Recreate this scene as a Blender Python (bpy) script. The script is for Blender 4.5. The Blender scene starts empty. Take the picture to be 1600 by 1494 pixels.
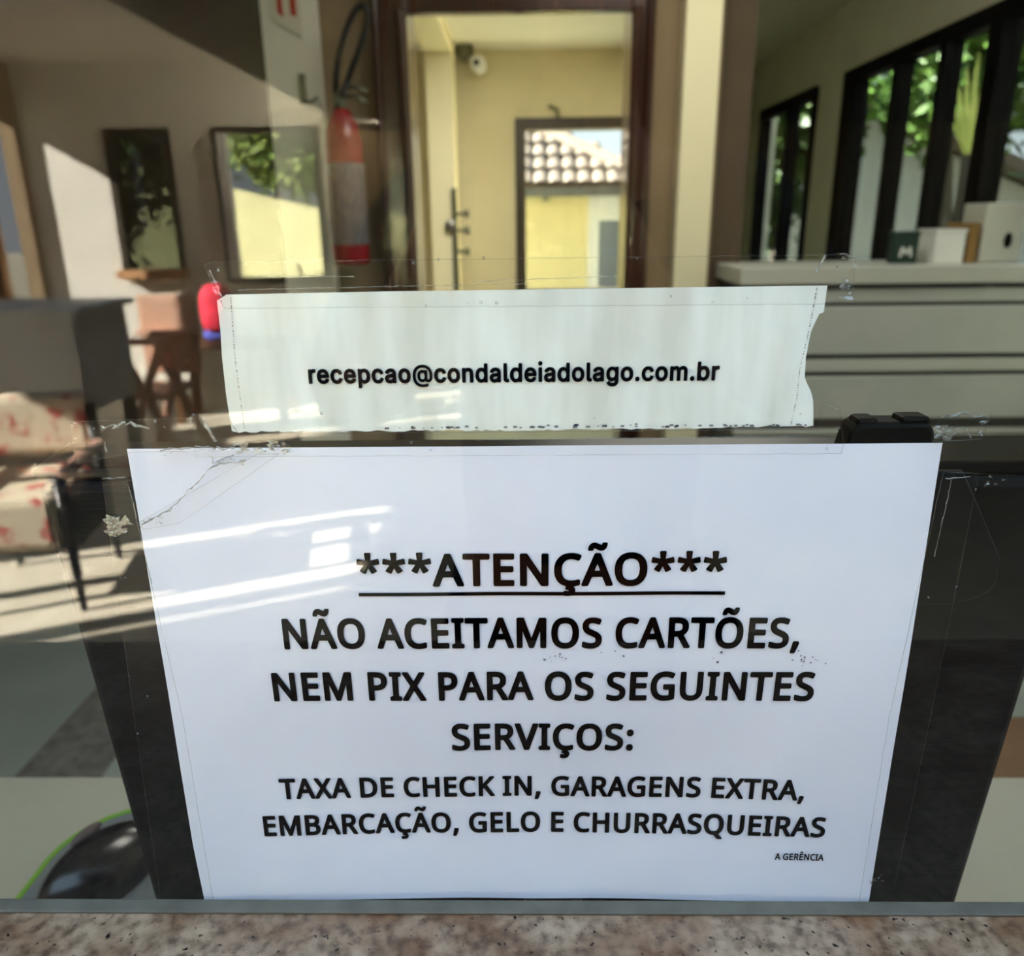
import bpy, bmesh, math, random
from mathutils import Vector, Matrix
from math import pi, sin, cos, radians as rad

SC = bpy.context.scene
COL = SC.collection

# ---------------------------------------------------------------- camera, light, exposure
EYE = Vector((-0.0021, -0.2716, 1.392))
cam_data = bpy.data.cameras.new('camera')
cam = bpy.data.objects.new('camera', cam_data)
COL.objects.link(cam)
YAW, PITCH, ROLL, FPX = rad(1.05), rad(17.97), rad(-0.67), 1245.0
fwd = Vector((-sin(YAW) * cos(PITCH), cos(YAW) * cos(PITCH), -sin(PITCH)))
rt = Vector((cos(YAW), sin(YAW), 0))
up = rt.cross(fwd)
rt2 = cos(ROLL) * rt + sin(ROLL) * up
up2 = -sin(ROLL) * rt + cos(ROLL) * up
m = Matrix.Identity(4)
for i in range(3):
    m[i][0], m[i][1], m[i][2], m[i][3] = rt2[i], up2[i], -fwd[i], EYE[i]
cam.matrix_world = m
cam_data.sensor_fit = 'HORIZONTAL'
cam_data.sensor_width = 36.0
cam_data.lens = 36.0 * FPX / 1600.0
cam_data.clip_start = 0.01
cam_data.clip_end = 200
cam_data.dof.use_dof = True
cam_data.dof.focus_distance = 0.315
cam_data.dof.aperture_fstop = 11.0
SC.camera = cam

world = bpy.data.worlds.new('sky')
SC.world = world
world.use_nodes = True
wn, wl = world.node_tree.nodes, world.node_tree.links
bg = wn['Background']
tc = wn.new('ShaderNodeTexCoord')
sx = wn.new('ShaderNodeSeparateXYZ')
wl.new(tc.outputs['Generated'], sx.inputs[0])
rampw = wn.new('ShaderNodeValToRGB')
rampw.color_ramp.elements[0].position = 0.0
rampw.color_ramp.elements[0].color = (0.90, 0.96, 1.0, 1)
rampw.color_ramp.elements[1].position = 0.6
rampw.color_ramp.elements[1].color = (0.58, 0.76, 1.0, 1)
wl.new(sx.outputs['Z'], rampw.inputs[0])
wl.new(rampw.outputs[0], bg.inputs['Color'])
bg.inputs['Strength'].default_value = 3.3

def add_light(name, kind, loc, energy, color, size=None, size_y=None, direction=None):
    d = bpy.data.lights.new(name, kind)
    d.energy, d.color = energy, color
    if kind == 'AREA':
        d.shape = 'RECTANGLE'
        d.size, d.size_y = size, size_y
    elif kind == 'SUN':
        d.angle = rad(0.6)
    elif size:
        d.shadow_soft_size = size
    o = bpy.data.objects.new(name, d)
    o.location = loc
    if direction is not None:
        o.rotation_euler = Vector(direction).to_track_quat('-Z', 'Y').to_euler()
    COL.objects.link(o)
    return o

add_light('sun', 'SUN', (-20, 8, 14), 145.0, (1.0, 0.95, 0.86), direction=(1.0, -0.45, -0.57))
add_light('reception_fill_light', 'AREA', (0.5, 1.9, 2.58), 21.0, (1.0, 0.95, 0.86), 0.8, 0.8, (0, 0, -1))  # added fill lamp, unseen above the frame, to lift the dim office
add_light('inner_room_fill_light', 'AREA', (-0.1, 3.7, 2.42), 40.0, (1.0, 0.96, 0.86), 0.6, 0.6, (0, 0, -1))  # added unseen lamp that brightens the walls of the inner room
add_light('lobby_fill_light', 'AREA', (-1.0, -6.1, 2.37), 330.0, (1.0, 0.92, 0.70), 0.12, 0.9, (-1, -0.15, 0.25))  # added lamp hidden above the low ceiling to brighten the far lobby wall
SC.view_settings.view_transform = 'Standard'
SC.view_settings.look = 'None'
SC.view_settings.exposure = 0.0
SC.view_settings.gamma = 1.0
SC.view_settings.use_curve_mapping = False
SC.cycles.max_bounces = 12
SC.cycles.transparent_max_bounces = 24
SC.cycles.sample_clamp_indirect = 80.0

# ---------------------------------------------------------------- materials
def lin(h):
    if isinstance(h, str):
        h = h.lstrip('#')
        v = [int(h[i:i + 2], 16) / 255 for i in (0, 2, 4)]
        return tuple((c / 12.92 if c <= 0.04045 else ((c + 0.055) / 1.055) ** 2.4) for c in v) + (1,)
    return tuple(h) + (1,) if len(h) == 3 else tuple(h)

def mat(name, color, rough=0.6, spec=0.4, metal=0.0, c2=None, scale=8.0, detail=3.0, bump=0.0, bscale=40.0, stretch=(1, 1, 1), lo=0.35, hi=0.65, coat=0.0, emit=None):
    M = bpy.data.materials.new(name)
    M.use_nodes = True
    n, l = M.node_tree.nodes, M.node_tree.links
    b = n['Principled BSDF']
    b.inputs['Base Color'].default_value = lin(color)
    b.inputs['Roughness'].default_value = rough
    b.inputs['Specular IOR Level'].default_value = spec
    b.inputs['Metallic'].default_value = metal
    b.inputs['Coat Weight'].default_value = coat
    t = n.new('ShaderNodeTexCoord')
    mp = n.new('ShaderNodeMapping')
    mp.inputs['Scale'].default_value = stretch
    l.new(t.outputs['Object'], mp.inputs[0])
    if c2 is not None:
        nz = n.new('ShaderNodeTexNoise')
        nz.inputs['Scale'].default_value = scale
        nz.inputs['Detail'].default_value = detail
        l.new(mp.outputs[0], nz.inputs['Vector'])
        r = n.new('ShaderNodeValToRGB')
        r.color_ramp.elements[0].position, r.color_ramp.elements[1].position = lo, hi
        r.color_ramp.elements[0].color, r.color_ramp.elements[1].color = lin(color), lin(c2)
        l.new(nz.outputs['Fac'], r.inputs[0])
        l.new(r.outputs[0], b.inputs['Base Color'])
    if bump:
        nb = n.new('ShaderNodeTexNoise')
        nb.inputs['Scale'].default_value = bscale
        nb.inputs['Detail'].default_value = 4
        l.new(mp.outputs[0], nb.inputs['Vector'])
        bp = n.new('ShaderNodeBump')
        bp.inputs['Strength'].default_value = bump
        bp.inputs['Distance'].default_value = 0.01
        l.new(nb.outputs['Fac'], bp.inputs['Height'])
        l.new(bp.outputs[0], b.inputs['Normal'])
    return M

def clear_mat(name, tint, refl, rough=0.0, bump=0.0, bscale=200.0, stretch=(1, 1, 1), distance=0.001):
    """clear sheet: lets light straight through and mirrors a share of it"""
    M = bpy.data.materials.new(name)
    M.use_nodes = True
    n, l = M.node_tree.nodes, M.node_tree.links
    n.remove(n['Principled BSDF'])
    tr = n.new('ShaderNodeBsdfTransparent')
    tr.inputs[0].default_value = lin(tint)
    mix = n.new('ShaderNodeMixShader')
    l.new(tr.outputs[0], mix.inputs[1])
    gl = n.new('ShaderNodeBsdfGlossy')
    gl.inputs['Roughness'].default_value = rough
    l.new(gl.outputs[0], mix.inputs[2])
    mix.inputs[0].default_value = refl
    if bump:
        t = n.new('ShaderNodeTexCoord')
        mp = n.new('ShaderNodeMapping')
        mp.inputs['Scale'].default_value = stretch
        l.new(t.outputs['Object'], mp.inputs[0])
        nb = n.new('ShaderNodeTexNoise')
        nb.inputs['Scale'].default_value = bscale
        nb.inputs['Detail'].default_value = 4
        l.new(mp.outputs[0], nb.inputs['Vector'])
        bp = n.new('ShaderNodeBump')
        bp.inputs['Strength'].default_value = bump
        bp.inputs['Distance'].default_value = distance
        l.new(nb.outputs['Fac'], bp.inputs['Height'])
        l.new(bp.outputs[0], gl.inputs['Normal'])
    l.new(mix.outputs[0], n['Material Output'].inputs['Surface'])
    return M

def granite_mat():
    M = bpy.data.materials.new('beige_speckled_granite')
    M.use_nodes = True
    n, l = M.node_tree.nodes, M.node_tree.links
    b = n['Principled BSDF']
    b.inputs['Roughness'].default_value = 0.35
    t = n.new('ShaderNodeTexCoord')
    n1 = n.new('ShaderNodeTexNoise'); n1.inputs['Scale'].default_value = 190; n1.inputs['Detail'].default_value = 5
    n2 = n.new('ShaderNodeTexNoise'); n2.inputs['Scale'].default_value = 300; n2.inputs['Detail'].default_value = 3
    n3 = n.new('ShaderNodeTexNoise'); n3.inputs['Scale'].default_value = 40; n3.inputs['Detail'].default_value = 3
    for k in (n1, n2, n3):
        l.new(t.outputs['Object'], k.inputs['Vector'])
    r1 = n.new('ShaderNodeValToRGB')
    e = r1.color_ramp.elements
    e[0].position, e[0].color = 0.30, lin('#5b4a3b')
    e[1].position, e[1].color = 0.68, lin('#9c8a73')
    x = e.new(0.44); x.color = lin('#7d6b57')
    x = e.new(0.53); x.color = lin('#8e7c67')
    l.new(n1.outputs['Fac'], r1.inputs[0])
    r2 = n.new('ShaderNodeValToRGB')
    r2.color_ramp.elements[0].position, r2.color_ramp.elements[1].position = 0.29, 0.36
    r2.color_ramp.elements[0].color, r2.color_ramp.elements[1].color = lin('#2b2220'), (1, 1, 1, 1)
    l.new(n2.outputs['Fac'], r2.inputs[0])
    r3 = n.new('ShaderNodeValToRGB')
    r3.color_ramp.elements[0].position, r3.color_ramp.elements[1].position = 0.35, 0.6
    r3.color_ramp.elements[0].color, r3.color_ramp.elements[1].color = lin('#c3a894'), (1, 1, 1, 1)
    l.new(n3.outputs['Fac'], r3.inputs[0])
    prev = r1.outputs[0]
    for r in (r2, r3):
        mx = n.new('ShaderNodeMix'); mx.data_type = 'RGBA'; mx.blend_type = 'MULTIPLY'
        mx.inputs['Factor'].default_value = 1.0
        l.new(prev, mx.inputs[6]); l.new(r.outputs[0], mx.inputs[7])
        prev = mx.outputs[2]
    l.new(prev, b.inputs['Base Color'])
    return M

def floral_mat():
    M = bpy.data.materials.new('cream_fabric_with_red_flowers')
    M.use_nodes = True
    n, l = M.node_tree.nodes, M.node_tree.links
    b = n['Principled BSDF']
    b.inputs['Roughness'].default_value = 0.9
    t = n.new('ShaderNodeTexCoord')
    nz = n.new('ShaderNodeTexNoise'); nz.inputs['Scale'].default_value = 15; nz.inputs['Detail'].default_value = 2.0
    l.new(t.outputs['Object'], nz.inputs['Vector'])
    r = n.new('ShaderNodeValToRGB')
    e = r.color_ramp.elements
    e[0].position, e[0].color = 0.54, lin('#e6d9bd')
    e[1].position, e[1].color = 0.64, lin('#c4605a')
    l.new(nz.outputs['Fac'], r.inputs[0])
    l.new(r.outputs[0], b.inputs['Base Color'])
    return M

M = {}
M['glass'] = clear_mat('pane_glass', (0.93, 0.95, 0.94), 0.057)
M['glass_back'] = clear_mat('pane_glass_inner_face', (0.98, 1, 0.99), 0.0)
M['window_glass'] = clear_mat('window_glass', (0.90, 0.93, 0.91), 0.05)
M['dimming_glass'] = clear_mat('grey_dimming_window_glass', (0.45, 0.47, 0.46), 0.03)  # dark tint added to tone down the sunlit garden behind it
M['tinted_glass'] = clear_mat('tinted_window_glass', (0.35, 0.38, 0.36), 0.06)
M['tape'] = clear_mat('clear_tape', (0.998, 0.998, 0.996), 0.006, 0.10, 0.25, 260, (1, 1, 5))
M['tape_edge'] = clear_mat('tape_cut_edge', (0.80, 0.80, 0.77), 0.10, 0.25, 0.8, 900)
M['tape_wrinkle'] = clear_mat('tape_wrinkle', (0.72, 0.72, 0.70), 0.30, 0.22, 1.0, 700)
M['granite'] = granite_mat()
M['floral'] = floral_mat()
M['paper'] = mat('white_printer_paper', '#ebeaf9', 0.85, 0.2, c2='#e3e3f4', scale=14, bump=0.06, bscale=30)
M['paper_strip'] = mat('aged_white_paper', '#eef0ee', 0.85, 0.2, c2='#d9d9d2', scale=22, stretch=(3, 1, .6), bump=0.05, bscale=30)
M['ink'] = mat('black_ink', '#010102', 0.8, 0.0)
M['grey_ink'] = mat('dark_grey_ink', '#0c0d11', 0.8, 0.0)
M['pencil'] = mat('grey_cut_line', '#7d786f', 0.9, 0.1)
M['smudge'] = mat('grey_smudge', '#77777c', 0.9, 0.1)
M['silicone'] = mat('grey_silicone', '#6b6960', 0.8, 0.02, c2='#5f5d55', scale=60)
M['black_plastic'] = mat('brushed_black_plastic', '#050506', 0.5, 0.12, c2='#0a0c11', scale=60, stretch=(.3, 1, 12), bump=0.15, bscale=120)
M['rim_plastic'] = mat('gloss_black_plastic', '#040405', 0.3, 0.2)
M['webcam'] = mat('matt_black_plastic', '#020202', 0.6, 0.12)
M['foot_pl'] = mat('smooth_charcoal_plastic', '#090a0e', 0.5, 0.15)
M['mouse'] = mat('mouse_black_plastic', '#08080a', 0.22, 0.55)
M['mouse_wheel'] = mat('mouse_grey_rubber', '#5a4a46', 0.6)
M['pad'] = mat('dark_grey_mouse_pad_fabric', '#6b6b69', 0.95, 0.1)
M['pad_rim'] = mat('lime_green_edging', '#6f9a26', 0.7)
M['laminate'] = mat('cream_laminate', '#a69e8a', 0.45, 0.3, c2='#9f9783', scale=5)
M['wood'] = mat('brown_wood', '#5a3d22', 0.5, c2='#6d4b2b', scale=6, stretch=(1, 1, 8))
M['mahogany'] = mat('dark_mahogany', '#3a1a0e', 0.22, 0.5, c2='#2a110a', scale=6, stretch=(10, 10, 1), coat=0.3)
M['steel'] = mat('brushed_steel', '#b9b9b4', 0.3, 0.5, 1.0)
M['dark_metal'] = mat('dull_bronze_metal', '#6e705c', 0.4, 0.5, 0.6)
M['black_frame'] = mat('black_aluminium', '#050506', 0.6, 0.08)
M['bronze_frame'] = mat('brown_aluminium', '#3b3326', 0.45)
M['tan_frame'] = mat('tan_timber', '#c79a6c', 0.5, c2='#b78a5e', scale=8, stretch=(8, 8, 1))
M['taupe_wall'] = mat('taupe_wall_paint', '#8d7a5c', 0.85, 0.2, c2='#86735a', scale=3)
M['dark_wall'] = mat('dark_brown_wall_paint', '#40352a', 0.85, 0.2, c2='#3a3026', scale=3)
M['recess_wall'] = mat('brown_recess_wall_paint', '#5d5041', 0.85, 0.2, c2='#574a3b', scale=3)
M['clear_window'] = clear_mat('lightly_tinted_window_glass', (0.60, 0.62, 0.61), 0.03)  # tint added to keep the sunlit house from washing out
M['cream_wall'] = mat('cream_wall_paint', '#e2d8b4', 0.85, 0.2, c2='#dbd0aa', scale=3)
M['cream_and_lit_pillar'] = mat('pale_cream_and_lit_pillar_paint', '#efe6c2', 0.8, 0.2)  # own colour of the inner pillar; stands in for light on the door pillar
M['ceiling'] = mat('white_ceiling_paint', '#eeeadb', 0.9, 0.2)
M['white_wall'] = mat('white_lobby_wall_paint', '#e8e4d6', 0.85, 0.2, c2='#e0dccd', scale=3)
M['lobby_beige'] = mat('pale_lobby_wall_paint', '#e6e3d6', 0.85, 0.2, c2='#dedbcc', scale=3)
M['soffit'] = mat('dark_timber_ceiling', '#1f180f', 0.6, c2='#17120b', scale=5, stretch=(8, 1, 1))
M['office_floor'] = mat('pale_grey_green_tile', '#9aa39c', 0.35, 0.5, c2='#929b94', scale=4)
M['grey_granite'] = mat('grey_granite_tile', '#7f7c76', 0.5, c2='#5f5d59', scale=26, detail=6)
M['lobby_floor'] = mat('cream_stone_floor', '#e6ddc8', 0.6, 0.2, c2='#d6ccb4', scale=7, detail=6)
M['grey_front'] = mat('grey_laminate', '#bfc2ba', 0.4, 0.4, c2='#b6b9b1', scale=4)
M['grey_dark'] = mat('dark_grey_carcass', '#4a4b49', 0.6)
M['grey_light'] = mat('light_grey_laminate', '#c2c3b8', 0.4, 0.4)
M['red'] = mat('red_enamel', '#8c0f19', 0.25, 0.5)
M['label_grey'] = mat('grey_printed_label', '#7d7976', 0.5, c2='#5f5b60', scale=30, stretch=(6, 6, 1))
M['black_rubber'] = mat('black_rubber', '#0a0a0a', 0.5)
M['sign_white'] = mat('white_sign_board', '#d9d3c0', 0.4)
M['sign_red'] = mat('red_sign_print', '#b23a2c', 0.4)
M['white_pl'] = mat('white_plastic', '#e6e6e2', 0.4)
M['green_box'] = mat('dark_green_card', '#123026', 0.6)
M['brown_card'] = mat('brown_card', '#8a6a3a', 0.8)
M['house_wall'] = mat('yellow_house_paint', '#d8cc9c', 0.9, c2='#cfc394', scale=2)
M['house_grey'] = mat('pale_grey_render', '#d8d8d6', 0.9)
M['house_window'] = mat('blue_grey_window', '#5d6a78', 0.3)
M['roof_tile'] = mat('weathered_clay_tile', '#8a7869', 0.85, c2='#786a5f', scale=5)
M['garden_wall'] = mat('pale_yellow_garden_wall', '#efe6b0', 0.9, c2='#e6dca6', scale=2)
M['grass'] = mat('grey_paving', '#87826f', 0.95, c2='#78735f', scale=2)
M['leaf'] = mat('green_leaf', '#5c7a2e', 0.5, c2='#3c5a20', scale=4)
M['leaf_pale'] = mat('pale_green_leaf', '#b3bd6c', 0.5, c2='#86a04c', scale=4)
M['leaf_dark'] = mat('dark_green_leaf', '#33471f', 0.5, c2='#4c6128', scale=4)
M['yucca'] = mat('yellow_green_frond', '#dcdc78', 0.5, c2='#b4c460', scale=3)
M['bark'] = mat('grey_bark', '#5a5148', 0.9)
M['black_wood'] = mat('black_stained_wood', '#0e0b09', 0.4)
M['pink_wood'] = mat('rosy_fabric_rail', '#c69a86', 0.7)
M['arm_wood'] = mat('reddish_wood', '#d8aa8e', 0.5, c2='#deb398', scale=6)
M['grey_cloth'] = mat('grey_cloth', '#f0f0ea', 0.9, c2='#dddcd6', scale=4)
M['bag_red'] = mat('red_nylon', '#f0304c', 0.7)
M['bag_blue'] = mat('violet_blue_nylon', '#4a55b8', 0.7)
M['skin'] = mat('skin', '#a8755a', 0.55)
M['shirt'] = mat('dark_brown_shirt', '#2c241e', 0.9)
M['trousers'] = mat('dark_trousers', '#1b1b20', 0.9)
M['hair'] = mat('dark_hair', '#15100c', 0.6)
M['phone'] = mat('black_phone_shell', '#0a0a0b', 0.3)

# ---------------------------------------------------------------- builders
ROOT = {}
def thing(name, label, cat, loc=(0, 0, 0), group=None):
    o = bpy.data.objects.new(name, None)
    o.empty_display_size = 0.05
    o.location = loc
    COL.objects.link(o)
    ROOT[o.name] = Vector(loc)
    return tag(o, label, cat, group)

def tag(o, label, cat, group=None, kind=None):
    o['label'], o['category'] = label, cat
    if group: o['group'] = group
    if kind: o['kind'] = kind
    return o

def obj(name, bm, mt, parent=None, smooth=False, label=None, bevel=0.0, normals=True):
    me = bpy.data.meshes.new(name)
    if normals:
        bmesh.ops.recalc_face_normals(bm, faces=bm.faces[:])
    bm.to_mesh(me)
    bm.free()
    for k in (mt if isinstance(mt, (list, tuple)) else [mt]):
        me.materials.append(k)
    o = bpy.data.objects.new(name, me)
    COL.objects.link(o)
    off = None
    if parent is not None:
        o.parent = parent
        off = ROOT[parent.name]
    else:
        if me.vertices:
            lo = [min(v.co[i] for v in me.vertices) for i in range(3)]
            hi = [max(v.co[i] for v in me.vertices) for i in range(3)]
            off = Vector(((lo[0] + hi[0]) / 2, (lo[1] + hi[1]) / 2, lo[2]))
            o.location = off
        else:
            off = Vector((0, 0, 0))
    ROOT[o.name] = off
    me.transform(Matrix.Translation(-off))
    if smooth:
        for p in me.polygons: p.use_smooth = True
    if bevel:
        md = o.modifiers.new('soft_edges', 'BEVEL')
        md.width, md.segments, md.limit_method = bevel, 2, 'ANGLE'
    if label: o['label'] = label
    return o

def struct(name, bm, mt, parent=None, **k):
    o = obj(name, bm, mt, parent, **k)
    if parent is None: o['kind'] = 'structure'
    return o

def B(*boxes):
    bm = bmesh.new()
    for b in boxes: box(bm, *b)
    return bm

def box(bm, x0, x1, y0, y1, z0, z1, mi=0, M4=None):
    vs = [Vector((x, y, z)) for z in (z0, z1) for y in (y0, y1) for x in (x0, x1)]
    if M4 is not None: vs = [M4 @ v for v in vs]
    v = [bm.verts.new(p) for p in vs]
    for f in ((0, 2, 3, 1), (4, 5, 7, 6), (0, 1, 5, 4), (2, 6, 7, 3), (0, 4, 6, 2), (1, 3, 7, 5)):
        fa = bm.faces.new([v[i] for i in f]); fa.material_index = mi
    return v

def tube(bm, pts, r, n=10, closed=False, mi=0):
    pts = [Vector(p) for p in pts]
    rs = r if isinstance(r, (list, tuple)) else [r] * len(pts)
    rings = []
    ref = None
    for i, p in enumerate(pts):
        a = pts[i - 1] if i else (pts[-1] if closed else pts[0])
        b = pts[(i + 1) % len(pts)] if (i + 1 < len(pts) or closed) else pts[-1]
        d = (b - a).normalized()
        if ref is None or abs(ref.dot(d)) > 0.98:
            ref = Vector((0, 0, 1)) if abs(d.z) < 0.9 else Vector((1, 0, 0))
        u = (ref - d * ref.dot(d)).normalized()
        ref = u
        w = d.cross(u)
        rings.append([bm.verts.new(p + rs[i] * (cos(2 * pi * k / n) * u + sin(2 * pi * k / n) * w)) for k in range(n)])
    N = len(rings)
    for i in range(N if closed else N - 1):
        A, Bq = rings[i], rings[(i + 1) % N]
        for k in range(n):
            f = bm.faces.new((A[k], A[(k + 1) % n], Bq[(k + 1) % n], Bq[k])); f.material_index = mi
    if not closed:
        for R in (rings[0], rings[-1]):
            f = bm.faces.new(R); f.material_index = mi
    return bm

def lathe(bm, prof, c, axis='z', n=28, sxy=(1, 1)):
    rings = []
    for r, h in prof:
        ring = []
        for k in range(n):
            a = 2 * pi * k / n
            p = (r * cos(a) * sxy[0], r * sin(a) * sxy[1], h)
            if axis == 'y': p = (p[0], h, p[1])
            if axis == 'x': p = (h, p[0], p[1])
            ring.append(bm.verts.new(Vector(c) + Vector(p)))
        rings.append(ring)
    for A, Bq in zip(rings, rings[1:]):
        for k in range(n):
            bm.faces.new((A[k], A[(k + 1) % n], Bq[(k + 1) % n], Bq[k]))
    bm.faces.new(rings[0]); bm.faces.new(rings[-1])
    return bm

def prism(bm, poly, y0, y1, plane='xz', mi=0):
    def p3(a, b, y):
        return (a, y, b) if plane == 'xz' else ((a, b, y) if plane == 'xy' else (y, a, b))
    A = [bm.verts.new(p3(a, b, y0)) for a, b in poly]
    C2 = [bm.verts.new(p3(a, b, y1)) for a, b in poly]
    bm.faces.new(A).material_index = mi
    bm.faces.new(C2[::-1]).material_index = mi
    n = len(poly)
    for i in range(n):
        bm.faces.new((A[i], A[(i + 1) % n], C2[(i + 1) % n], C2[i])).material_index = mi
    return bm

def wall_with_holes(bm, u0, u1, z0, z1, holes, t0, t1, axis='x'):
    """a wall as boxes round rectangular openings; axis is the direction it runs"""
    us = sorted({u0, u1, *[h[0] for h in holes], *[h[1] for h in holes]})
    for a, b in zip(us, us[1:]):
        zs = sorted([(h[2], h[3]) for h in holes if h[0] < (a + b) / 2 < h[1]])
        z = z0
        for h0, h1 in zs + [(z1, z1)]:
            if h0 - z > 1e-4:
                if axis == 'x': box(bm, a, b, t0, t1, z, h0)
                else: box(bm, t0, t1, a, b, z, h0)
            z = h1
    return bm

def foliage(center, size, count, leaf, seed, drop=0.0):
    rnd = random.Random(seed)
    bm = bmesh.new()
    lumps = [Vector((rnd.gauss(0, .45), rnd.gauss(0, .45), rnd.gauss(0, .45))) for _ in range(14)]
    for _ in range(count):
        q = rnd.choice(lumps) + Vector((rnd.gauss(0, .22), rnd.gauss(0, .22), rnd.gauss(0, .22)))
        p = Vector(center) + Vector((q.x * size[0], q.y * size[1], q.z * size[2]))
        d = Vector((rnd.uniform(-1, 1), rnd.uniform(-1, 1), rnd.uniform(-1, .6))).normalized()
        s = d.cross(Vector((rnd.uniform(-1, 1), rnd.uniform(-1, 1), rnd.uniform(-1, 1)))).normalized()
        L = leaf * rnd.uniform(.6, 1.3)
        v = [bm.verts.new(p), bm.verts.new(p + d * L * .5 + s * L * .25), bm.verts.new(p + d * L), bm.verts.new(p + d * L * .5 - s * L * .25)]
        bm.faces.new(v)
    return bm

# ---------------------------------------------------------------- setting: reception office seen through the pane
MIDX = 0.0
struct('wall_front_low', B((-1.30, 1.30, -0.10, 0.008, 0.0, 1.06)), M['white_wall'])
bm = B((-4.1, -1.30, -0.02, 0.10, 0.0, 4.6), (1.30, 5.2, -0.02, 0.10, 0.0, 4.6), (-1.30, 1.30, -0.02, 0.10, 2.05, 4.6))  # upper part raised out of view to block sun from the lobby floor
struct('wall_front', bm, M['white_wall'])
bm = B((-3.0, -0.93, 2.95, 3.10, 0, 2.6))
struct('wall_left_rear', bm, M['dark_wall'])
bm = wall_with_holes(bmesh.new(), -0.93, 0.72, 0, 2.6, [(-0.50, 0.44, 0, 2.16)], 2.95, 3.10)
struct('wall_rear', bm, M['taupe_wall'])
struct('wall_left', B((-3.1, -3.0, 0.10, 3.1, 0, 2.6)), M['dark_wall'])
struct('wall_recess', B((1.06, 1.95, 7.5, 7.6, 0, 2.6)), M['recess_wall'])
struct('wall_rear_return', B((0.72, 0.84, 2.97, 3.09, 0, 2.6)), M['recess_wall'])
struct('trim_1', B((-0.93, -0.735, 2.90, 2.955, 0, 2.6)), M['white_wall'])          # pilaster with the sign
struct('trim_2', B((0.565, 0.69, 2.86, 2.955, 0, 2.6)), M['cream_and_lit_pillar'])           # pillar right of the door, light on it put into the pale colour
struct('floor', B((-3.0, 1.95, 0.01, 7.5, -0.05, 0.0)), M['office_floor'])
struct('trim_3', B((-1.36, -1.13, 0.3, 2.93, 0.0, 0.004)), M['grey_granite'])
struct('ceiling', B((-3.1, 2.1, 0.10, 2.95, 2.6, 2.7), (0.72, 2.1, 2.95, 7.6, 2.6, 2.7)), M['ceiling'])
# inner room behind the doorway
bm = wall_with_holes(bmesh.new(), -2.0, 0.80, 0, 2.7, [(-0.045, 0.70, 0.85, 2.03)], 5.5, 5.62)
struct('wall_inner_rear', bm, M['cream_wall'])
struct('wall_inner_right', B((0.72, 0.80, 3.10, 5.62, 0, 2.6), (0.80, 0.98, 5.54, 5.62, 0, 2.6), (0.98, 1.06, 5.54, 7.5, 0, 2.6)), M['cream_wall'])
struct('wall_inner_left', B((-2.0, -1.9, 3.1, 5.5, 0, 2.6)), M['taupe_wall'])
struct('ceiling_inner', B((-2.0, 0.72, 3.1, 5.5, 2.44, 2.54)), M['ceiling'])
struct('trim_4', B((-0.60, -0.435, 5.10, 5.30, 0, 2.44), (-0.60, -0.435, 3.10, 5.10, 2.36, 2.44)), M['cream_and_lit_pillar'])

# door frame, dark mahogany with rounded beads
bm = bmesh.new()
for s, xi, xo in ((-1, -0.415, -0.545), (1, 0.382, 0.465)):
    a, b = min(xi, xo), max(xi, xo)
    box(bm, a, b, 2.90, 3.14, 0, 2.20)
    tube(bm, [(xi + s * 0.022, 2.893, 0), (xi + s * 0.022, 2.893, 2.10)], 0.016, 10)
    tube(bm, [(xo - s * 0.018, 2.893, 0), (xo - s * 0.018, 2.893, 2.19)], 0.016, 10)
box(bm, -0.415, 0.382, 2.90, 2.955, 2.088, 2.20)
struct('door_1', bm, M['mahogany'], bevel=0.004)

# window of the inner room
bm = bmesh.new()
for b in ((-0.06, 0.010, 5.46, 5.60, 0.85, 2.03), (0.672, 0.718, 5.46, 5.60, 0.85, 2.03), (0.01, 0.672, 5.46, 5.60, 1.957, 2.03), (0.01, 0.672, 5.46, 5.60, 0.85, 0.92)):
    box(bm, *b)
win2 = struct('window_2', bm, M['bronze_frame'], bevel=0.004)
obj('window_latch', tube(bmesh.new(), [(0.22, 5.45, 2.03), (0.22, 5.45, 2.075), (0.16, 5.45, 2.10)], 0.01, 8), M['dark_metal'], win2)
struct('window_2_pane', B((0.01, 0.672, 5.535, 5.541, 0.92, 1.957)), M['clear_window'], win2)

# right wall with black framed windows
RX = 1.95
bm = wall_with_holes(bmesh.new(), 0.1, 7.5, 0, 2.6, [(1.9, 5.05, 0.75, 2.20), (5.55, 6.85, 0.75, 2.20)], RX, RX + 0.12, 'y')
struct('wall_right', bm, M['lobby_beige'])
def black_window(name, y0, y1, bars):
    bm = B((RX - 0.03, RX + 0.06, y0, y1, 2.14, 2.21), (RX - 0.03, RX + 0.06, y0, y1, 0.74, 0.80),
           (RX - 0.03, RX + 0.06, y0, y0 + 0.05, 0.8, 2.14), (RX - 0.03, RX + 0.06, y1 - 0.06, y1, 0.8, 2.14))
    for yb, w in bars: box(bm, RX - 0.03, RX + 0.06, yb - w / 2, yb + w / 2, 0.8, 2.14)
    w = struct(name, bm, M['black_frame'], bevel=0.003)
    obj('pane', B((RX + 0.02, RX + 0.025, y0 + .03, y1 - .03, 0.78, 2.16)), M['dimming_glass'], w)
black_window('window_3', 1.9, 5.05, [(4.94, 0.15), (4.33, 0.06), (3.84, 0.05), (3.40, 0.11), (2.6, 0.06)])
black_window('window_4', 5.55, 6.85, [(6.1, 0.06)])

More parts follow.
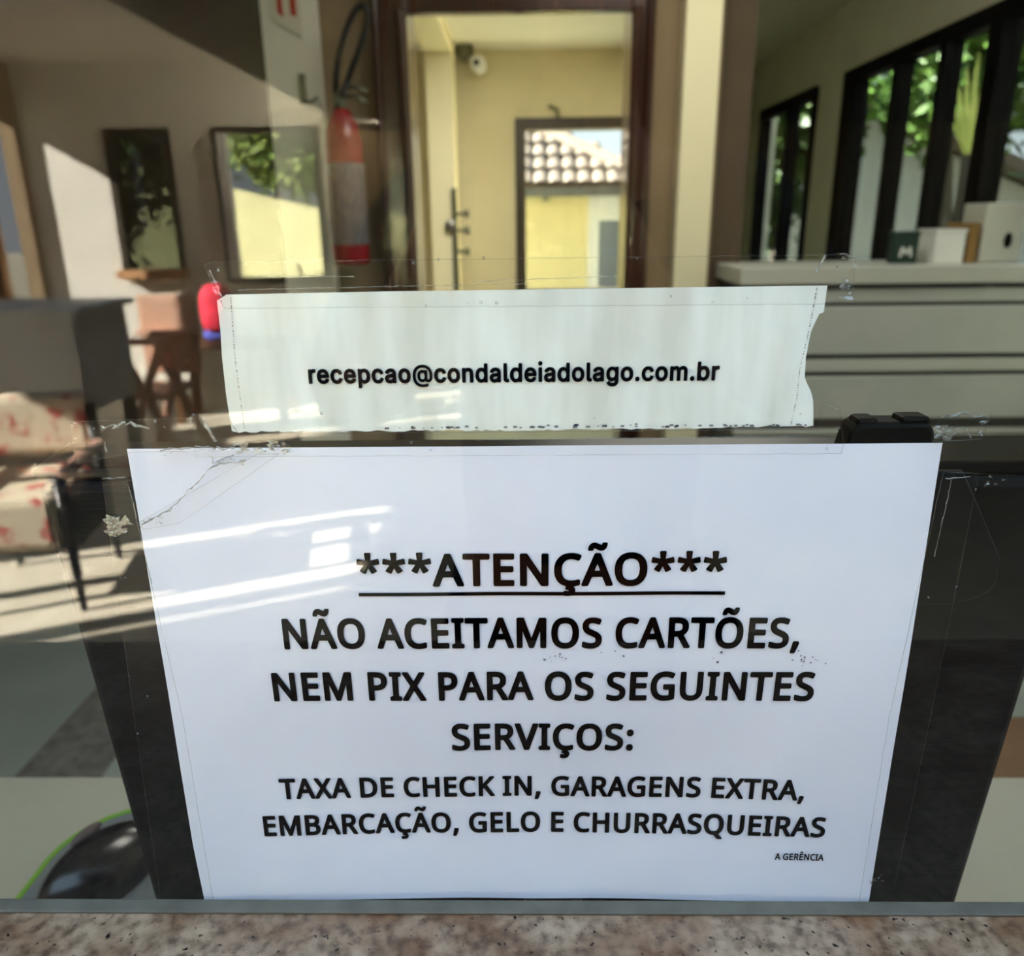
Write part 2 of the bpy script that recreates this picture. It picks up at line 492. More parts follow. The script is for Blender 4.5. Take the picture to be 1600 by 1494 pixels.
# ---------------------------------------------------------------- setting: lobby behind the photographer, seen as a reflection
LX = -4.1
struct('floor_lobby', B((-4.1, 5.2, -6.85, -0.02, -0.05, 0.0)), M['lobby_floor'])
struct('ground', B((-40, 40, -45, 45, -0.12, -0.06)), M['grass'])
bm = wall_with_holes(bmesh.new(), -6.85, -0.02, 0, 2.62, [(-2.05, -1.62, 0, 2.0), (-1.59, -1.18, 0, 2.0), (-1.11, -1.035, 0, 2.0), (-4.85, -4.40, 0.9, 2.2), (-3.98, -3.72, 1.2, 2.2), (-6.62, -6.14, 0.0, 2.2)], LX - 0.12, LX, 'y')  # the two slots with raised sills are added to sunlight rucksack and armchair
box(bm, LX - 0.12, LX, -4.9, -0.02, 2.62, 4.6)  # unseen upper part added to shade the right of the lobby floor
struct('wall_lobby_left', bm, M['taupe_wall'])
bm = wall_with_holes(bmesh.new(), LX, -2.70, 0, 2.62, [(-3.42, -2.88, 0.98, 2.13)], -6.85, -6.70)
struct('wall_lobby_far_left', bm, M['lobby_beige'])
bm = wall_with_holes(bmesh.new(), -2.70, -1.60, 0, 2.62, [(-2.53, -1.66, 0.90, 2.13)], -6.85, -6.70)
struct('wall_lobby_far', bm, M['white_wall'])
struct('wall_lobby_far_right', B((-1.60, 5.2, -6.85, -6.70, 0, 2.62)), M['taupe_wall'])
struct('ceiling_lobby', B((LX, -0.6, -6.7, -4.9, 2.62, 2.72)), M['ceiling'])  # cut short so open sky lights the lobby and the notices
struct('wall_lobby_right_blocker', B((5.2, 5.32, -6.85, -1.6, 0, 2.62)), M['taupe_wall'])  # unseen wall added to keep the right half of the lobby darker
struct('ceiling_lobby_low', B((-1.36, 5.2, -6.70, -1.6, 2.09, 2.30)), M['soffit'])

def lobby_window(name, x0, x1, z0, z1, fm, post=None):
    bm = B((x0, x1, -6.76, -6.68, z1 - 0.05, z1), (x0, x1, -6.76, -6.68, z0, z0 + 0.05), (x0, x0 + 0.05, -6.76, -6.68, z0 + .05, z1 - .05), (x1 - 0.05, x1, -6.76, -6.68, z0 + .05, z1 - .05))
    w = struct(name, bm, fm)
    obj('pane', B((x0 + .03, x1 - .03, -6.73, -6.726, z0 + .03, z1 - .03)), M['tinted_glass' if post is None else 'window_glass'], w)
    if post: obj('post', B(*post), M['white_pl'], w)
    return w
w5 = lobby_window('window_5', -3.42, -2.88, 0.98, 2.13, M['bronze_frame'])
obj('sill', B((-3.44, -2.86, -6.72, -6.60, 0.95, 1.02)), M['tan_frame'], w5)
w6 = lobby_window('window_6', -2.53, -1.66, 0.90, 2.13, M['bronze_frame'], [(-2.48, -2.41, -6.70, -6.62, .95, 2.08)])
struct('trim_5', B((LX, LX + 0.04, -6.14, -6.06, 0, 2.2)), M['tan_frame'])

# ---------------------------------------------------------------- the pane, the counter, the ledge seal
bm = bmesh.new()
v = box(bm, -1.30, 1.30, 0.0, 0.005, 1.1045, 2.05)
bm.normal_update()
for f in bm.faces:
    f.material_index = 0 if all(abs(q.co.y) < 1e-6 for q in f.verts) else 1
pane = struct('window_1', bm, [M['glass'], M['glass_back']])
bm = B((-1.30, 1.30, -0.2405, 0.0068, 1.06, 1.1036))
counter = tag(obj('counter', bm, M['granite'], bevel=0.003), 'speckled beige granite counter ledge along the bottom of the glass', 'counter')
bm = bmesh.new()
box(bm, -1.3, 1.3, -0.0003, 0.0066, 1.1036, 1.1052)
struct('trim_6', bm, M['silicone'], bevel=0.0006)

# ---------------------------------------------------------------- paper notices
PY, PZ = 0.0078, 1.1035
def sag(x, v):
    a = max(0.0, 1 - (x / 0.15) ** 2)
    return 0.0045 * a * math.exp(-((v - 0.045) / 0.06) ** 2)
def crinkle(x, v):
    return 0.00035 * sin(x * 55 + 1.3 * sin(v * 30)) * sin(v * 38 + 2.1 * sin(x * 21))
def sheet_y(x, v): return PY + sag(x, v) + max(0, crinkle(x, v) + 0.0003)

sheet = thing('notice_sheet', 'large white printed notice headed ATENÇÃO taped to the glass', 'notice', (0, PY, PZ))
bm = bmesh.new()
NX, NY = 96, 68
grid = []
for j in range(NY + 1):
    row = []
    for i in range(NX + 1):
        x = -0.1485 + 0.297 * i / NX
        vv = -0.0015 + 0.2115 * j / NY
        if i == 0 and vv < 0.03: x += 0.0018 * (1 - vv / 0.03) * 0.5
        row.append(bm.verts.new((x, sheet_y(x, vv), PZ + vv)))
    grid.append(row)
for j in range(NY):
    for i in range(NX):
        bm.faces.new((grid[j][i], grid[j][i + 1], grid[j + 1][i + 1], grid[j + 1][i]))
ext = bmesh.ops.extrude_face_region(bm, geom=bm.faces[:])
for g in ext['geom']:
    if isinstance(g, bmesh.types.BMVert): g.co.y += 0.00012
obj('paper', bm, M['paper'], sheet, smooth=False)

GL = {"caps":{"A":[0.877,[[0,-24,-18,-16,-24,6,157,510,174,526,240,525,255,510,433,12,432,-12,414,-24,348,-24,335,-18,276,130,138,130,129,126,78,-15,60,-24],[169,240,174,235,234,235,243,240,210,335,204,342]]],"B":[0.891,[[62,-24,44,-16,38,0,40,510,50,521,62,524,212,524,272,517,326,499,350,483,370,462,380,443,390,408,393,366,387,330,374,300,347,264,385,228,405,180,407,114,390,60,374,36,349,12,320,-5,284,-18,236,-24],[146,78,236,79,273,90,289,108,297,132,297,162,287,186,266,201,242,208,146,210],[146,312,230,313,266,323,278,336,283,354,284,378,278,396,266,409,242,418,146,422]]],"C":[0.868,[[237,-31,183,-24,135,-5,96,23,65,59,39,107,25,155,15,227,17,293,26,347,46,401,71,443,105,479,147,507,189,523,243,531,297,529,363,515,408,491,411,473,386,413,375,403,363,400,297,423,249,427,207,417,177,399,150,365,132,317,125,257,130,191,142,149,159,119,182,95,207,81,237,74,273,73,309,77,363,92,382,89,393,71,394,11,381,-8,345,-21,297,-29]]],"D":[0.994,[[62,-24,44,-16,38,0,40,510,50,521,62,524,224,524,278,516,332,495,374,467,406,432,433,384,448,336,455,276,453,210,444,156,424,102,398,63,373,36,332,8,296,-8,212,-24],[145,84,152,78,206,79,242,85,272,96,296,113,314,132,335,174,345,252,336,330,323,360,308,380,284,400,260,412,212,421,145,420]]],"E":[0.77,[[62,-24,44,-16,38,0,40,510,50,521,62,524,330,522,342,510,344,498,343,438,332,424,320,420,146,420,146,314,315,312,325,306,332,294,332,234,324,216,308,209,146,208,145,84,152,80,320,80,332,76,344,60,341,-12,332,-21,320,-24]]],"G":[0.992,[[243,-31,189,-23,141,-5,99,24,59,71,34,125,19,191,15,251,22,323,37,377,62,425,93,463,135,495,183,517,237,529,291,531,345,525,403,509,435,491,439,473,411,407,399,399,387,399,321,422,267,427,219,419,183,399,152,365,132,317,124,251,130,191,140,155,153,128,171,106,195,88,225,77,255,73,333,78,339,83,339,179,333,184,261,184,245,191,238,209,240,275,249,285,261,288,423,288,435,284,446,263,446,17,435,-1,381,-18,315,-29]]],"H":[1.009,[[62,-24,44,-16,38,0,38,498,44,516,62,524,122,524,134,520,143,510,146,314,326,313,332,318,334,510,344,521,356,524,416,524,428,520,437,510,439,498,439,0,434,-14,416,-24,356,-24,344,-21,335,-12,332,0,332,204,326,209,152,209,145,204,144,-6,128,-23]]],"I":[0.491,[[26,-24,9,-18,2,-6,1,36,4,48,14,58,55,72,55,426,50,432,14,442,6,450,1,462,3,510,14,521,26,524,200,523,210,516,216,504,215,456,206,443,168,432,162,426,162,72,200,60,212,51,216,36,216,-6,208,-18,194,-24]]],"K":[0.851,[[62,-24,44,-16,38,0,40,510,50,521,62,524,122,524,134,520,143,510,146,323,308,519,326,524,392,524,404,521,416,504,412,486,241,282,420,12,423,0,420,-12,410,-21,398,-24,326,-24,314,-18,164,200,145,180,142,-12,122,-24]]],"L":[0.729,[[62,-24,44,-16,38,0,38,504,44,517,56,524,122,524,139,516,145,498,145,84,152,80,332,78,346,60,346,0,338,-18,326,-24]]],"M":[1.222,[[62,-24,44,-16,38,0,38,498,44,516,62,524,152,524,167,516,290,163,416,513,434,524,524,524,536,519,544,510,546,498,546,0,538,-18,524,-24,464,-24,448,-18,441,-6,440,258,434,273,334,-12,314,-24,260,-24,249,-18,140,283,140,-6,132,-18,122,-24]]],"N":[1.033,[[62,-24,44,-16,38,0,38,498,44,516,62,524,134,524,148,516,344,185,349,198,349,504,356,518,368,524,428,524,440,520,449,510,452,498,452,0,446,-15,428,-24,356,-24,343,-18,140,320,140,-6,132,-18,122,-24]]],"O":[1.06,[[237,-31,183,-23,135,-4,96,23,65,59,42,101,25,155,16,221,16,287,25,347,40,395,62,437,93,475,129,502,165,519,213,530,273,531,321,524,369,504,405,478,436,443,463,395,478,347,487,287,487,221,481,167,465,113,441,66,412,29,375,0,333,-19,291,-29],[213,77,273,73,319,89,352,125,371,179,378,269,365,347,351,377,333,401,309,417,285,425,231,427,183,410,165,395,149,371,131,317,126,221,140,149,153,122,170,101,189,87]]],"P":[0.833,[[62,-24,44,-16,38,0,40,510,50,521,62,524,182,524,248,519,290,506,320,489,343,468,363,438,375,408,381,336,364,270,331,222,284,191,224,174,146,170,142,-12,122,-24],[145,276,176,273,218,278,242,287,259,300,270,324,272,360,267,384,254,402,236,413,212,419,145,420]]],"Q":[1.06,[[357,-143,339,-136,255,-32,213,-29,171,-20,135,-4,99,21,57,71,29,139,17,205,15,271,24,343,41,397,63,439,93,475,135,505,183,524,231,531,285,530,327,522,369,504,405,478,435,444,456,409,474,361,485,307,488,253,485,193,476,145,459,97,438,61,411,28,372,-5,459,-104,464,-125,456,-137,441,-143],[235,73,291,77,315,87,333,101,361,145,376,211,374,307,354,373,339,394,321,410,297,422,267,427,207,421,168,397,141,355,127,289,128,199,147,133,163,109,183,90,207,79]]],"R":[0.855,[[62,-24,44,-16,38,0,40,510,50,521,62,524,200,524,254,518,296,505,332,483,360,450,376,408,381,360,376,312,363,276,342,246,301,210,412,12,416,0,412,-12,392,-24,320,-24,308,-19,198,180,152,182,145,180,142,-12,122,-24],[145,288,152,284,212,286,236,291,254,302,266,320,272,348,270,378,258,402,242,412,218,419,145,420]]],"S":[0.761,[[141,-31,69,-22,16,-1,8,17,12,89,21,98,33,101,123,75,165,72,201,77,219,85,235,101,241,125,238,149,231,162,213,178,99,232,69,253,47,275,29,305,19,335,14,377,17,413,27,443,45,472,63,491,93,511,123,523,159,530,243,527,303,510,334,491,336,473,315,412,303,402,291,401,219,424,183,427,153,423,135,413,126,401,122,383,124,359,134,341,147,330,267,272,315,233,334,203,344,173,348,137,345,99,335,65,322,41,303,19,279,0,219,-25]]],"T":[0.77,[[150,-24,132,-17,126,0,126,414,120,420,-6,423,-14,432,-18,444,-16,510,-6,521,6,524,360,523,375,504,376,444,366,426,354,420,234,420,232,-6,225,-18,212,-24]]],"U":[0.996,[[226,-31,166,-23,112,3,74,41,46,95,34,173,35,509,46,521,58,524,118,524,130,520,139,509,140,179,145,137,157,107,178,86,202,76,244,72,274,77,298,90,317,113,327,143,332,509,340,519,352,524,418,524,432,515,437,497,437,167,424,95,396,41,351,-1,293,-25]]],"V":[0.827,[[162,-24,148,-18,141,-6,-23,492,-22,510,-12,521,0,524,66,524,83,510,192,174,303,510,312,520,324,524,396,523,409,510,410,492,244,-12,228,-24]]],"X":[0.809,[[3,-24,-9,-21,-19,-12,-22,0,-19,12,125,258,-9,489,-12,504,-6,516,15,524,81,524,93,518,189,354,285,516,303,524,375,522,386,510,387,491,251,264,396,12,399,0,396,-12,387,-21,375,-24,309,-24,293,-18,189,165,81,-18,69,-24]]],"Ç":[0.868,[[201,-192,171,-188,158,-180,153,-168,153,-120,159,-109,171,-102,219,-105,231,-103,233,-96,183,-78,176,-60,187,-30,186,-24,147,-11,105,15,73,48,50,84,29,138,18,192,15,252,19,312,32,366,51,412,77,450,114,486,153,510,201,526,255,531,309,528,369,513,407,492,411,474,386,414,375,403,363,400,297,423,249,427,207,417,177,399,151,366,132,318,125,258,129,198,137,162,154,126,174,102,201,84,231,75,267,73,309,77,363,92,381,89,393,72,394,12,387,-3,375,-11,296,-30,321,-60,329,-90,323,-132,304,-162,285,-176,261,-186]]],"Ã":[0.877,[[0,-24,-18,-16,-24,6,157,510,174,526,240,525,255,510,433,12,432,-12,414,-24,348,-24,335,-18,276,130,138,130,129,126,78,-15,60,-24],[169,240,174,235,234,235,243,240,210,335,204,342],[78,561,67,570,63,582,71,630,91,666,121,690,150,698,180,695,258,658,270,686,282,697,330,698,346,684,344,648,332,612,312,584,288,567,264,561,234,562,156,600,150,597,140,570,132,563]]],"Õ":[1.06,[[237,-31,183,-23,135,-4,96,23,65,59,42,101,25,155,16,221,16,287,25,347,40,395,62,437,93,475,129,502,165,519,213,530,273,531,321,524,369,504,405,478,436,443,463,395,478,347,487,287,487,221,481,167,465,113,441,66,412,29,375,0,333,-19,291,-29],[213,77,273,73,319,89,352,125,371,179,378,269,365,347,351,377,333,401,309,417,285,425,231,427,183,410,165,395,149,371,131,317,126,221,140,149,153,122,170,101,189,87],[123,562,110,581,120,635,141,670,171,692,195,698,225,696,303,658,319,689,333,698,375,698,393,683,391,647,378,611,357,582,333,567,309,561,279,563,201,600,186,569,177,562]]],"Ê":[0.77,[[62,-24,44,-16,38,0,40,510,50,521,62,524,330,522,342,510,344,498,343,438,332,424,320,420,146,420,146,314,315,312,325,306,332,294,332,234,324,216,308,209,146,208,145,84,152,80,320,80,332,76,344,60,341,-12,332,-21,320,-24],[74,563,63,582,68,606,146,709,164,720,224,721,241,714,274,666,325,606,330,594,328,576,314,561,260,560,194,611,134,561,86,560]]],",":[0.399,[[26,-115,8,-107,2,-90,36,90,44,101,56,106,128,104,146,84,147,66,124,-12,90,-102,74,-114]]],":":[0.399,[[82,-34,58,-28,35,-10,24,14,22,44,28,74,40,91,64,106,88,109,112,104,137,86,148,62,151,32,144,2,132,-16,106,-31],[76,266,52,275,34,291,24,314,23,350,28,374,46,397,70,408,94,409,124,398,141,380,149,356,150,326,142,298,125,278,100,267]]],"*":[0.748,[[116,203,60,235,51,247,54,259,111,343,104,347,26,354,14,359,9,373,19,439,26,450,38,452,134,423,138,427,127,529,130,541,140,549,212,549,224,535,215,427,218,423,314,452,326,451,335,439,344,367,332,355,242,343,300,259,302,247,296,237,236,201,224,201,214,211,176,295,140,209,128,200]]]},"mail":{"r":[0.744,[[61,-36,39,-24,30,0,30,498,34,516,43,528,61,536,151,536,167,528,175,517,211,534,247,542,325,540,341,528,348,510,348,420,340,402,319,389,259,392,229,386,201,366,185,336,182,0,178,-18,167,-30,151,-36]]],"e":[1.114,[[248,-47,194,-38,146,-19,104,10,66,49,37,97,20,145,9,205,7,265,14,325,30,379,53,427,86,470,128,505,170,527,224,541,272,543,320,537,374,519,416,492,455,451,481,409,500,355,510,295,511,223,500,196,476,186,170,186,166,181,171,163,194,128,218,110,248,100,290,99,320,108,343,127,363,163,386,176,482,153,501,133,502,109,482,62,454,25,422,-3,386,-24,338,-40,296,-47],[169,331,176,328,344,328,350,331,335,361,314,384,290,395,260,398,230,393,206,381,186,361]]],"c":[1.093,[[248,-47,194,-38,146,-19,104,10,67,49,38,97,18,151,9,205,7,271,15,331,32,385,57,433,92,475,129,505,176,529,230,541,284,543,326,537,362,526,398,508,428,487,456,457,480,421,498,373,498,355,488,338,476,331,386,308,361,319,338,365,308,389,260,398,236,394,216,385,196,367,182,346,163,289,162,217,180,151,200,124,224,106,254,99,290,101,314,110,332,124,364,181,374,188,392,191,482,167,497,151,501,133,490,97,468,55,440,21,410,-4,374,-25,332,-40,290,-47]]],"p":[1.166,[[61,-225,39,-212,30,-188,33,514,43,528,61,536,145,537,163,531,181,511,223,533,283,543,343,539,391,523,433,497,471,460,501,412,524,352,534,286,534,208,524,148,506,94,482,52,451,15,415,-13,373,-34,325,-46,271,-47,235,-40,187,-18,183,-20,182,-188,178,-206,167,-218,151,-225],[265,100,307,102,325,109,344,124,369,166,382,226,379,292,361,349,331,384,313,393,289,398,247,392,216,370,193,330,182,274,184,208,199,154,226,118,244,106]]],"a":[1.077,[[189,-48,141,-40,99,-24,63,0,35,31,16,67,4,109,2,157,9,199,34,247,57,270,81,287,153,314,309,338,315,343,311,367,303,382,285,394,255,399,224,397,183,377,149,331,123,324,33,353,20,367,16,391,35,433,57,464,87,493,123,515,165,532,213,542,261,543,309,537,363,519,405,491,438,451,459,403,467,337,467,-5,459,-24,435,-37,345,-36,331,-29,321,-17,261,-42],[181,103,207,97,237,98,279,113,297,130,309,150,315,195,213,182,171,168,158,157,155,133,162,115]]],"o":[1.143,[[248,-47,194,-38,146,-19,104,10,67,49,38,97,18,151,9,205,7,271,15,331,32,385,57,433,92,475,129,505,176,529,230,541,284,543,338,534,386,515,428,486,466,445,494,398,512,348,522,289,523,223,517,169,500,112,476,65,440,21,399,-11,356,-32,302,-45],[232,103,284,99,320,114,350,149,367,199,370,271,357,331,330,373,314,386,290,395,248,397,212,382,182,346,164,295,161,229,173,169,197,127]]],"@":[1.786,[[406,-202,316,-188,238,-159,166,-113,112,-57,69,14,41,98,26,206,30,308,48,398,80,476,126,542,184,596,256,637,334,662,424,673,514,670,595,650,664,616,724,569,772,511,807,446,831,362,838,284,832,182,819,116,795,62,760,20,718,-3,670,-12,616,-7,574,9,538,37,490,5,442,-8,382,-6,328,12,285,44,249,92,228,146,216,212,217,272,232,338,256,386,298,433,352,465,406,477,466,474,514,454,526,465,538,467,610,467,622,462,631,440,632,140,639,116,652,105,670,104,688,112,707,152,717,248,713,338,691,410,652,472,604,514,538,545,460,557,376,551,304,528,244,488,208,446,181,398,161,338,152,272,152,194,162,128,182,68,205,26,238,-12,280,-44,328,-66,382,-81,442,-86,496,-84,556,-73,622,-52,634,-53,650,-70,670,-136,667,-154,658,-163,592,-185,496,-202],[392,116,430,112,466,120,490,139,504,170,513,230,507,302,490,338,460,354,418,358,385,350,358,326,341,290,335,236,344,176,364,137]]],"n":[1.129,[[61,-36,39,-24,30,0,30,498,37,521,61,536,145,537,163,531,181,513,229,535,289,544,343,538,397,517,427,495,455,462,475,426,488,378,494,312,494,0,489,-18,475,-32,451,-37,373,-37,357,-30,346,-18,342,0,338,342,329,366,313,384,295,393,265,397,235,391,212,378,193,354,185,330,182,0,178,-18,167,-30,151,-36]]],"d":[1.166,[[230,-47,170,-34,122,-9,80,28,44,81,19,145,8,211,8,289,24,367,44,416,74,461,110,497,152,523,200,539,260,543,308,537,356,515,359,517,360,673,367,691,380,703,392,707,488,705,506,692,512,673,511,-11,500,-28,482,-36,392,-36,362,-14,332,-32,302,-42],[231,103,278,100,314,115,342,151,358,205,360,277,347,337,334,361,318,379,302,390,278,397,236,395,205,379,178,343,164,295,161,229,173,169,196,127]]],"l":[0.565,[[163,-40,115,-30,73,-4,46,33,32,81,31,675,43,699,61,707,157,706,175,693,182,675,183,111,187,106,229,106,247,93,268,3,263,-15,247,-29,205,-39]]],"i":[0.507,[[65,-37,41,-26,30,0,31,504,41,526,59,536,149,537,173,525,182,504,182,-6,173,-25,155,-36],[83,600,53,614,28,642,16,678,20,714,36,744,65,767,95,776,131,774,161,760,186,732,198,696,194,660,178,630,149,607,119,598]]],"g":[1.168,[[242,-235,164,-220,97,-186,65,-156,38,-119,28,-96,33,-72,44,-61,110,-22,134,-17,152,-24,187,-66,212,-82,248,-91,296,-88,326,-78,347,-60,358,-36,361,-6,356,-3,320,-20,284,-29,236,-30,200,-26,164,-15,128,2,74,47,51,78,32,115,11,192,8,288,23,366,46,420,80,468,122,505,170,530,218,542,278,542,320,533,362,512,376,528,392,536,488,535,506,522,513,498,513,-12,509,-60,500,-96,486,-126,465,-156,440,-181,410,-202,374,-218,332,-229],[229,120,278,116,314,128,340,156,358,204,362,276,349,336,321,378,284,396,242,396,211,384,184,354,165,306,160,246,170,186,192,144]]],".":[0.561,[[111,-42,75,-31,47,-6,31,24,27,66,39,102,63,131,93,147,129,151,165,141,197,114,213,82,216,42,205,6,179,-24,147,-39]]],"m":[1.641,[[61,-36,39,-24,30,0,30,498,34,516,43,528,61,536,145,537,163,531,181,516,241,542,301,545,331,539,361,526,385,509,409,483,445,513,481,532,523,543,571,546,607,540,643,528,673,510,704,480,735,426,748,354,749,0,744,-18,733,-30,715,-37,631,-37,613,-31,601,-17,597,0,595,354,589,373,577,386,559,395,535,399,511,396,489,384,475,366,467,342,466,0,461,-18,450,-30,433,-37,349,-37,325,-27,314,0,313,354,307,372,295,386,277,395,253,399,229,394,205,379,191,360,184,336,180,-12,169,-28,151,-36]]],"b":[1.166,[[277,-47,223,-37,181,-14,166,-29,151,-36,61,-36,43,-28,32,-11,30,673,37,692,55,705,151,707,176,691,182,673,183,517,187,515,235,537,283,543,343,539,391,523,433,497,469,461,499,416,519,367,534,289,534,205,520,133,492,67,451,15,403,-20,343,-43],[251,103,295,99,334,115,363,151,379,205,381,277,367,337,354,361,338,379,301,396,259,396,225,379,198,343,184,295,182,229,193,169,216,127]]]}}

def text_mesh(name, lines, kind, mt, parent, surf):
    """flat printed lettering laid on a sheet: lines are (text, x0, x1, letter height, baseline)"""
    cu = bpy.data.curves.new('lettering', 'CURVE')
    cu.dimensions, cu.fill_mode = '2D', 'BOTH'
    G = GL[kind]
    for text, x0, x1, h, v in lines:
        pen, items, lo, hi = 0.0, [], 1e9, -1e9
        for ch in text:
            if ch == ' ':
                pen += 0.36
                continue
            adv, polys = G[ch]
            for p in polys:
                xs = [pen + a / 500 for a in p[0::2]]
                items.append((xs, [b / 500 for b in p[1::2]]))
                lo, hi = min(lo, *xs), max(hi, *xs)
            pen += adv
        k = (x1 - x0) / (hi - lo)
        for xs, ys in items:
            s = cu.splines.new('POLY')
            s.points.add(len(xs) - 1)
            for q, a, b in zip(s.points, xs, ys):
                q.co = (x0 + (a - lo) * k, v + b * h, 0, 1)
            s.use_cyclic_u = True
    tmp = bpy.data.objects.new('lettering', cu)
    COL.objects.link(tmp)
    bpy.context.view_layer.update()
    me = bpy.data.meshes.new_from_object(tmp.evaluated_get(bpy.context.evaluated_depsgraph_get()))
    bpy.data.objects.remove(tmp)
    bm = bmesh.new()
    bm.from_mesh(me)
    bpy.data.meshes.remove(me)
    for q in bm.verts:
        x, vv = q.co.x, q.co.y
        q.co = (x, surf(x, vv) - 0.00045, PZ + vv)
    return obj(name, bm, mt, parent, normals=False)

text_mesh('heading_text', [('***ATENÇÃO***', -0.0672, 0.0742, 0.0126, 0.1545)], 'caps', M['ink'], sheet, sheet_y)
bm = bmesh.new()
uv = [(-0.0673 + 0.1417 * i / 30) for i in range(31)]
for a, b in zip(uv, uv[1:]):
    q = [(a, 0.1499), (b, 0.1499), (b, 0.1514), (a, 0.1514)]
    bm.faces.new([bm.verts.new((x, sheet_y(x, z) - 0.0004, PZ + z)) for x, z in q])
obj('underline', bm, M['ink'], sheet, normals=False)
text_mesh('refusal_text', [('NÃO ACEITAMOS CARTÕES,', -0.0987, 0.1049, 0.0125, 0.1271), ('NEM PIX PARA OS SEGUINTES', -0.1055, 0.1132, 0.0125, 0.1026),
                        ('SERVIÇOS:', -0.0337, 0.0419, 0.0125, 0.0774)], 'caps', M['ink'], sheet, sheet_y)
text_mesh('services_text', [('TAXA DE CHECK IN, GARAGENS EXTRA,', -0.1083, 0.1148, 0.0097, 0.0530), ('EMBARCAÇÃO, GELO E CHURRASQUEIRAS', -0.1171, 0.1256, 0.0097, 0.0340)], 'caps', M['ink'], sheet, sheet_y)
text_mesh('signature_text', [('A GERÊNCIA', 0.1055, 0.1265, 0.0032, 0.0213)], 'caps', M['grey_ink'], sheet, sheet_y)
rnd = random.Random(5)
bm = bmesh.new()
for cx, cv, n, sp in ((0.0075, 0.1225, 5, 0.0022), (0.0125, 0.1228, 3, 0.002), (0.030, 0.1232, 3, 0.0025), (0.072, 0.1222, 3, 0.003), (0.1075, 0.1208, 16, 0.0035)):
    for _ in range(n):
        x, vv, r = cx + rnd.gauss(0, sp), cv + rnd.gauss(0, sp * .5), rnd.uniform(.0002, .0006)
        bm.faces.new([bm.verts.new((x + r * rnd.uniform(.5, 1.6) * cos(t), sheet_y(x, vv) - 0.0004, PZ + vv + r * rnd.uniform(.5, 1.4) * sin(t))) for t in (0, 1.1, 2.2, 3.3, 4.4, 5.4)])
obj('scuff_marks', bm, M['smudge'], sheet, normals=False)['kind'] = 'stuff'

strip = thing('email_strip', 'narrow torn-edged white strip with a printed email address above the notice', 'notice', (0, PY, 1.319))
rnd = random.Random(2)
poly = [(-0.1085, 1.3665), (-0.105, 1.3685), (-0.05, 1.3690), (0.037, 1.3693), (0.1008, 1.3695), (0.1005, 1.3605), (0.0990, 1.3600), (0.0968, 1.354), (0.0960, 1.345), (0.0963, 1.338), (0.0972, 1.336),
        (0.0990, 1.333), (0.1002, 1.3295), (0.1012, 1.3203)]
x = 0.1012
while x > -0.107:
    poly.append((x, 1.3196 + (0.0006 if x > 0.07 else 0) + rnd.uniform(-0.00035, 0.00035)))
    x -= rnd.uniform(0.0012, 0.0028)
poly += [(-0.1090, 1.3200), (-0.1094, 1.333), (-0.1092, 1.347), (-0.1086, 1.356)]
obj('paper', prism(bmesh.new(), poly, PY, PY + 0.00012), M['paper_strip'], strip)
text_mesh('address_text', [('recepcao@condaldeiadolago.com.br', -0.0791, 0.0662, 0.0046, 0.2340)], 'mail', M['grey_ink'], strip, lambda x, v: PY)
for pts in ([(-0.1035, 1.3675), (-0.1045, 1.347), (-0.1042, 1.3205)], [(0.0972, 1.369), (0.0962, 1.356), (0.0942, 1.341), (0.0942, 1.331), (0.0930, 1.3205)]):
    bm = bmesh.new()
    for (xa, za), (xb, zb) in zip(pts, pts[1:]):
        n = int(abs(za - zb) / 0.0009)
        for i in range(n):
            t = (i + rnd.random() * .5) / n
            px, pz = xa + (xb - xa) * t, za + (zb - za) * t
            w = rnd.uniform(.00008, .00020)
            bm.faces.new([bm.verts.new((px + dx * w, PY - 0.0003, pz + dz * w * 1.5)) for dx, dz in ((-1, -1), (1, -1), (1, 1), (-1, 1))])
    obj('perforation', bm, M['pencil'], strip, normals=False)
bm = bmesh.new()
for _ in range(70):
    px = rnd.uniform(-0.06, 0.10); pz = 1.3205 + abs(rnd.gauss(0, .0004))
    w = rnd.uniform(.00015, .0004)
    bm.faces.new([bm.verts.new((px + dx * w * 2, PY - 0.0003, pz + dz * w)) for dx, dz in ((-1, -1), (1, -1), (1, 1), (-1, 1))])
obj('dirt_specks', bm, M['smudge'], strip, normals=False)['kind'] = 'stuff'

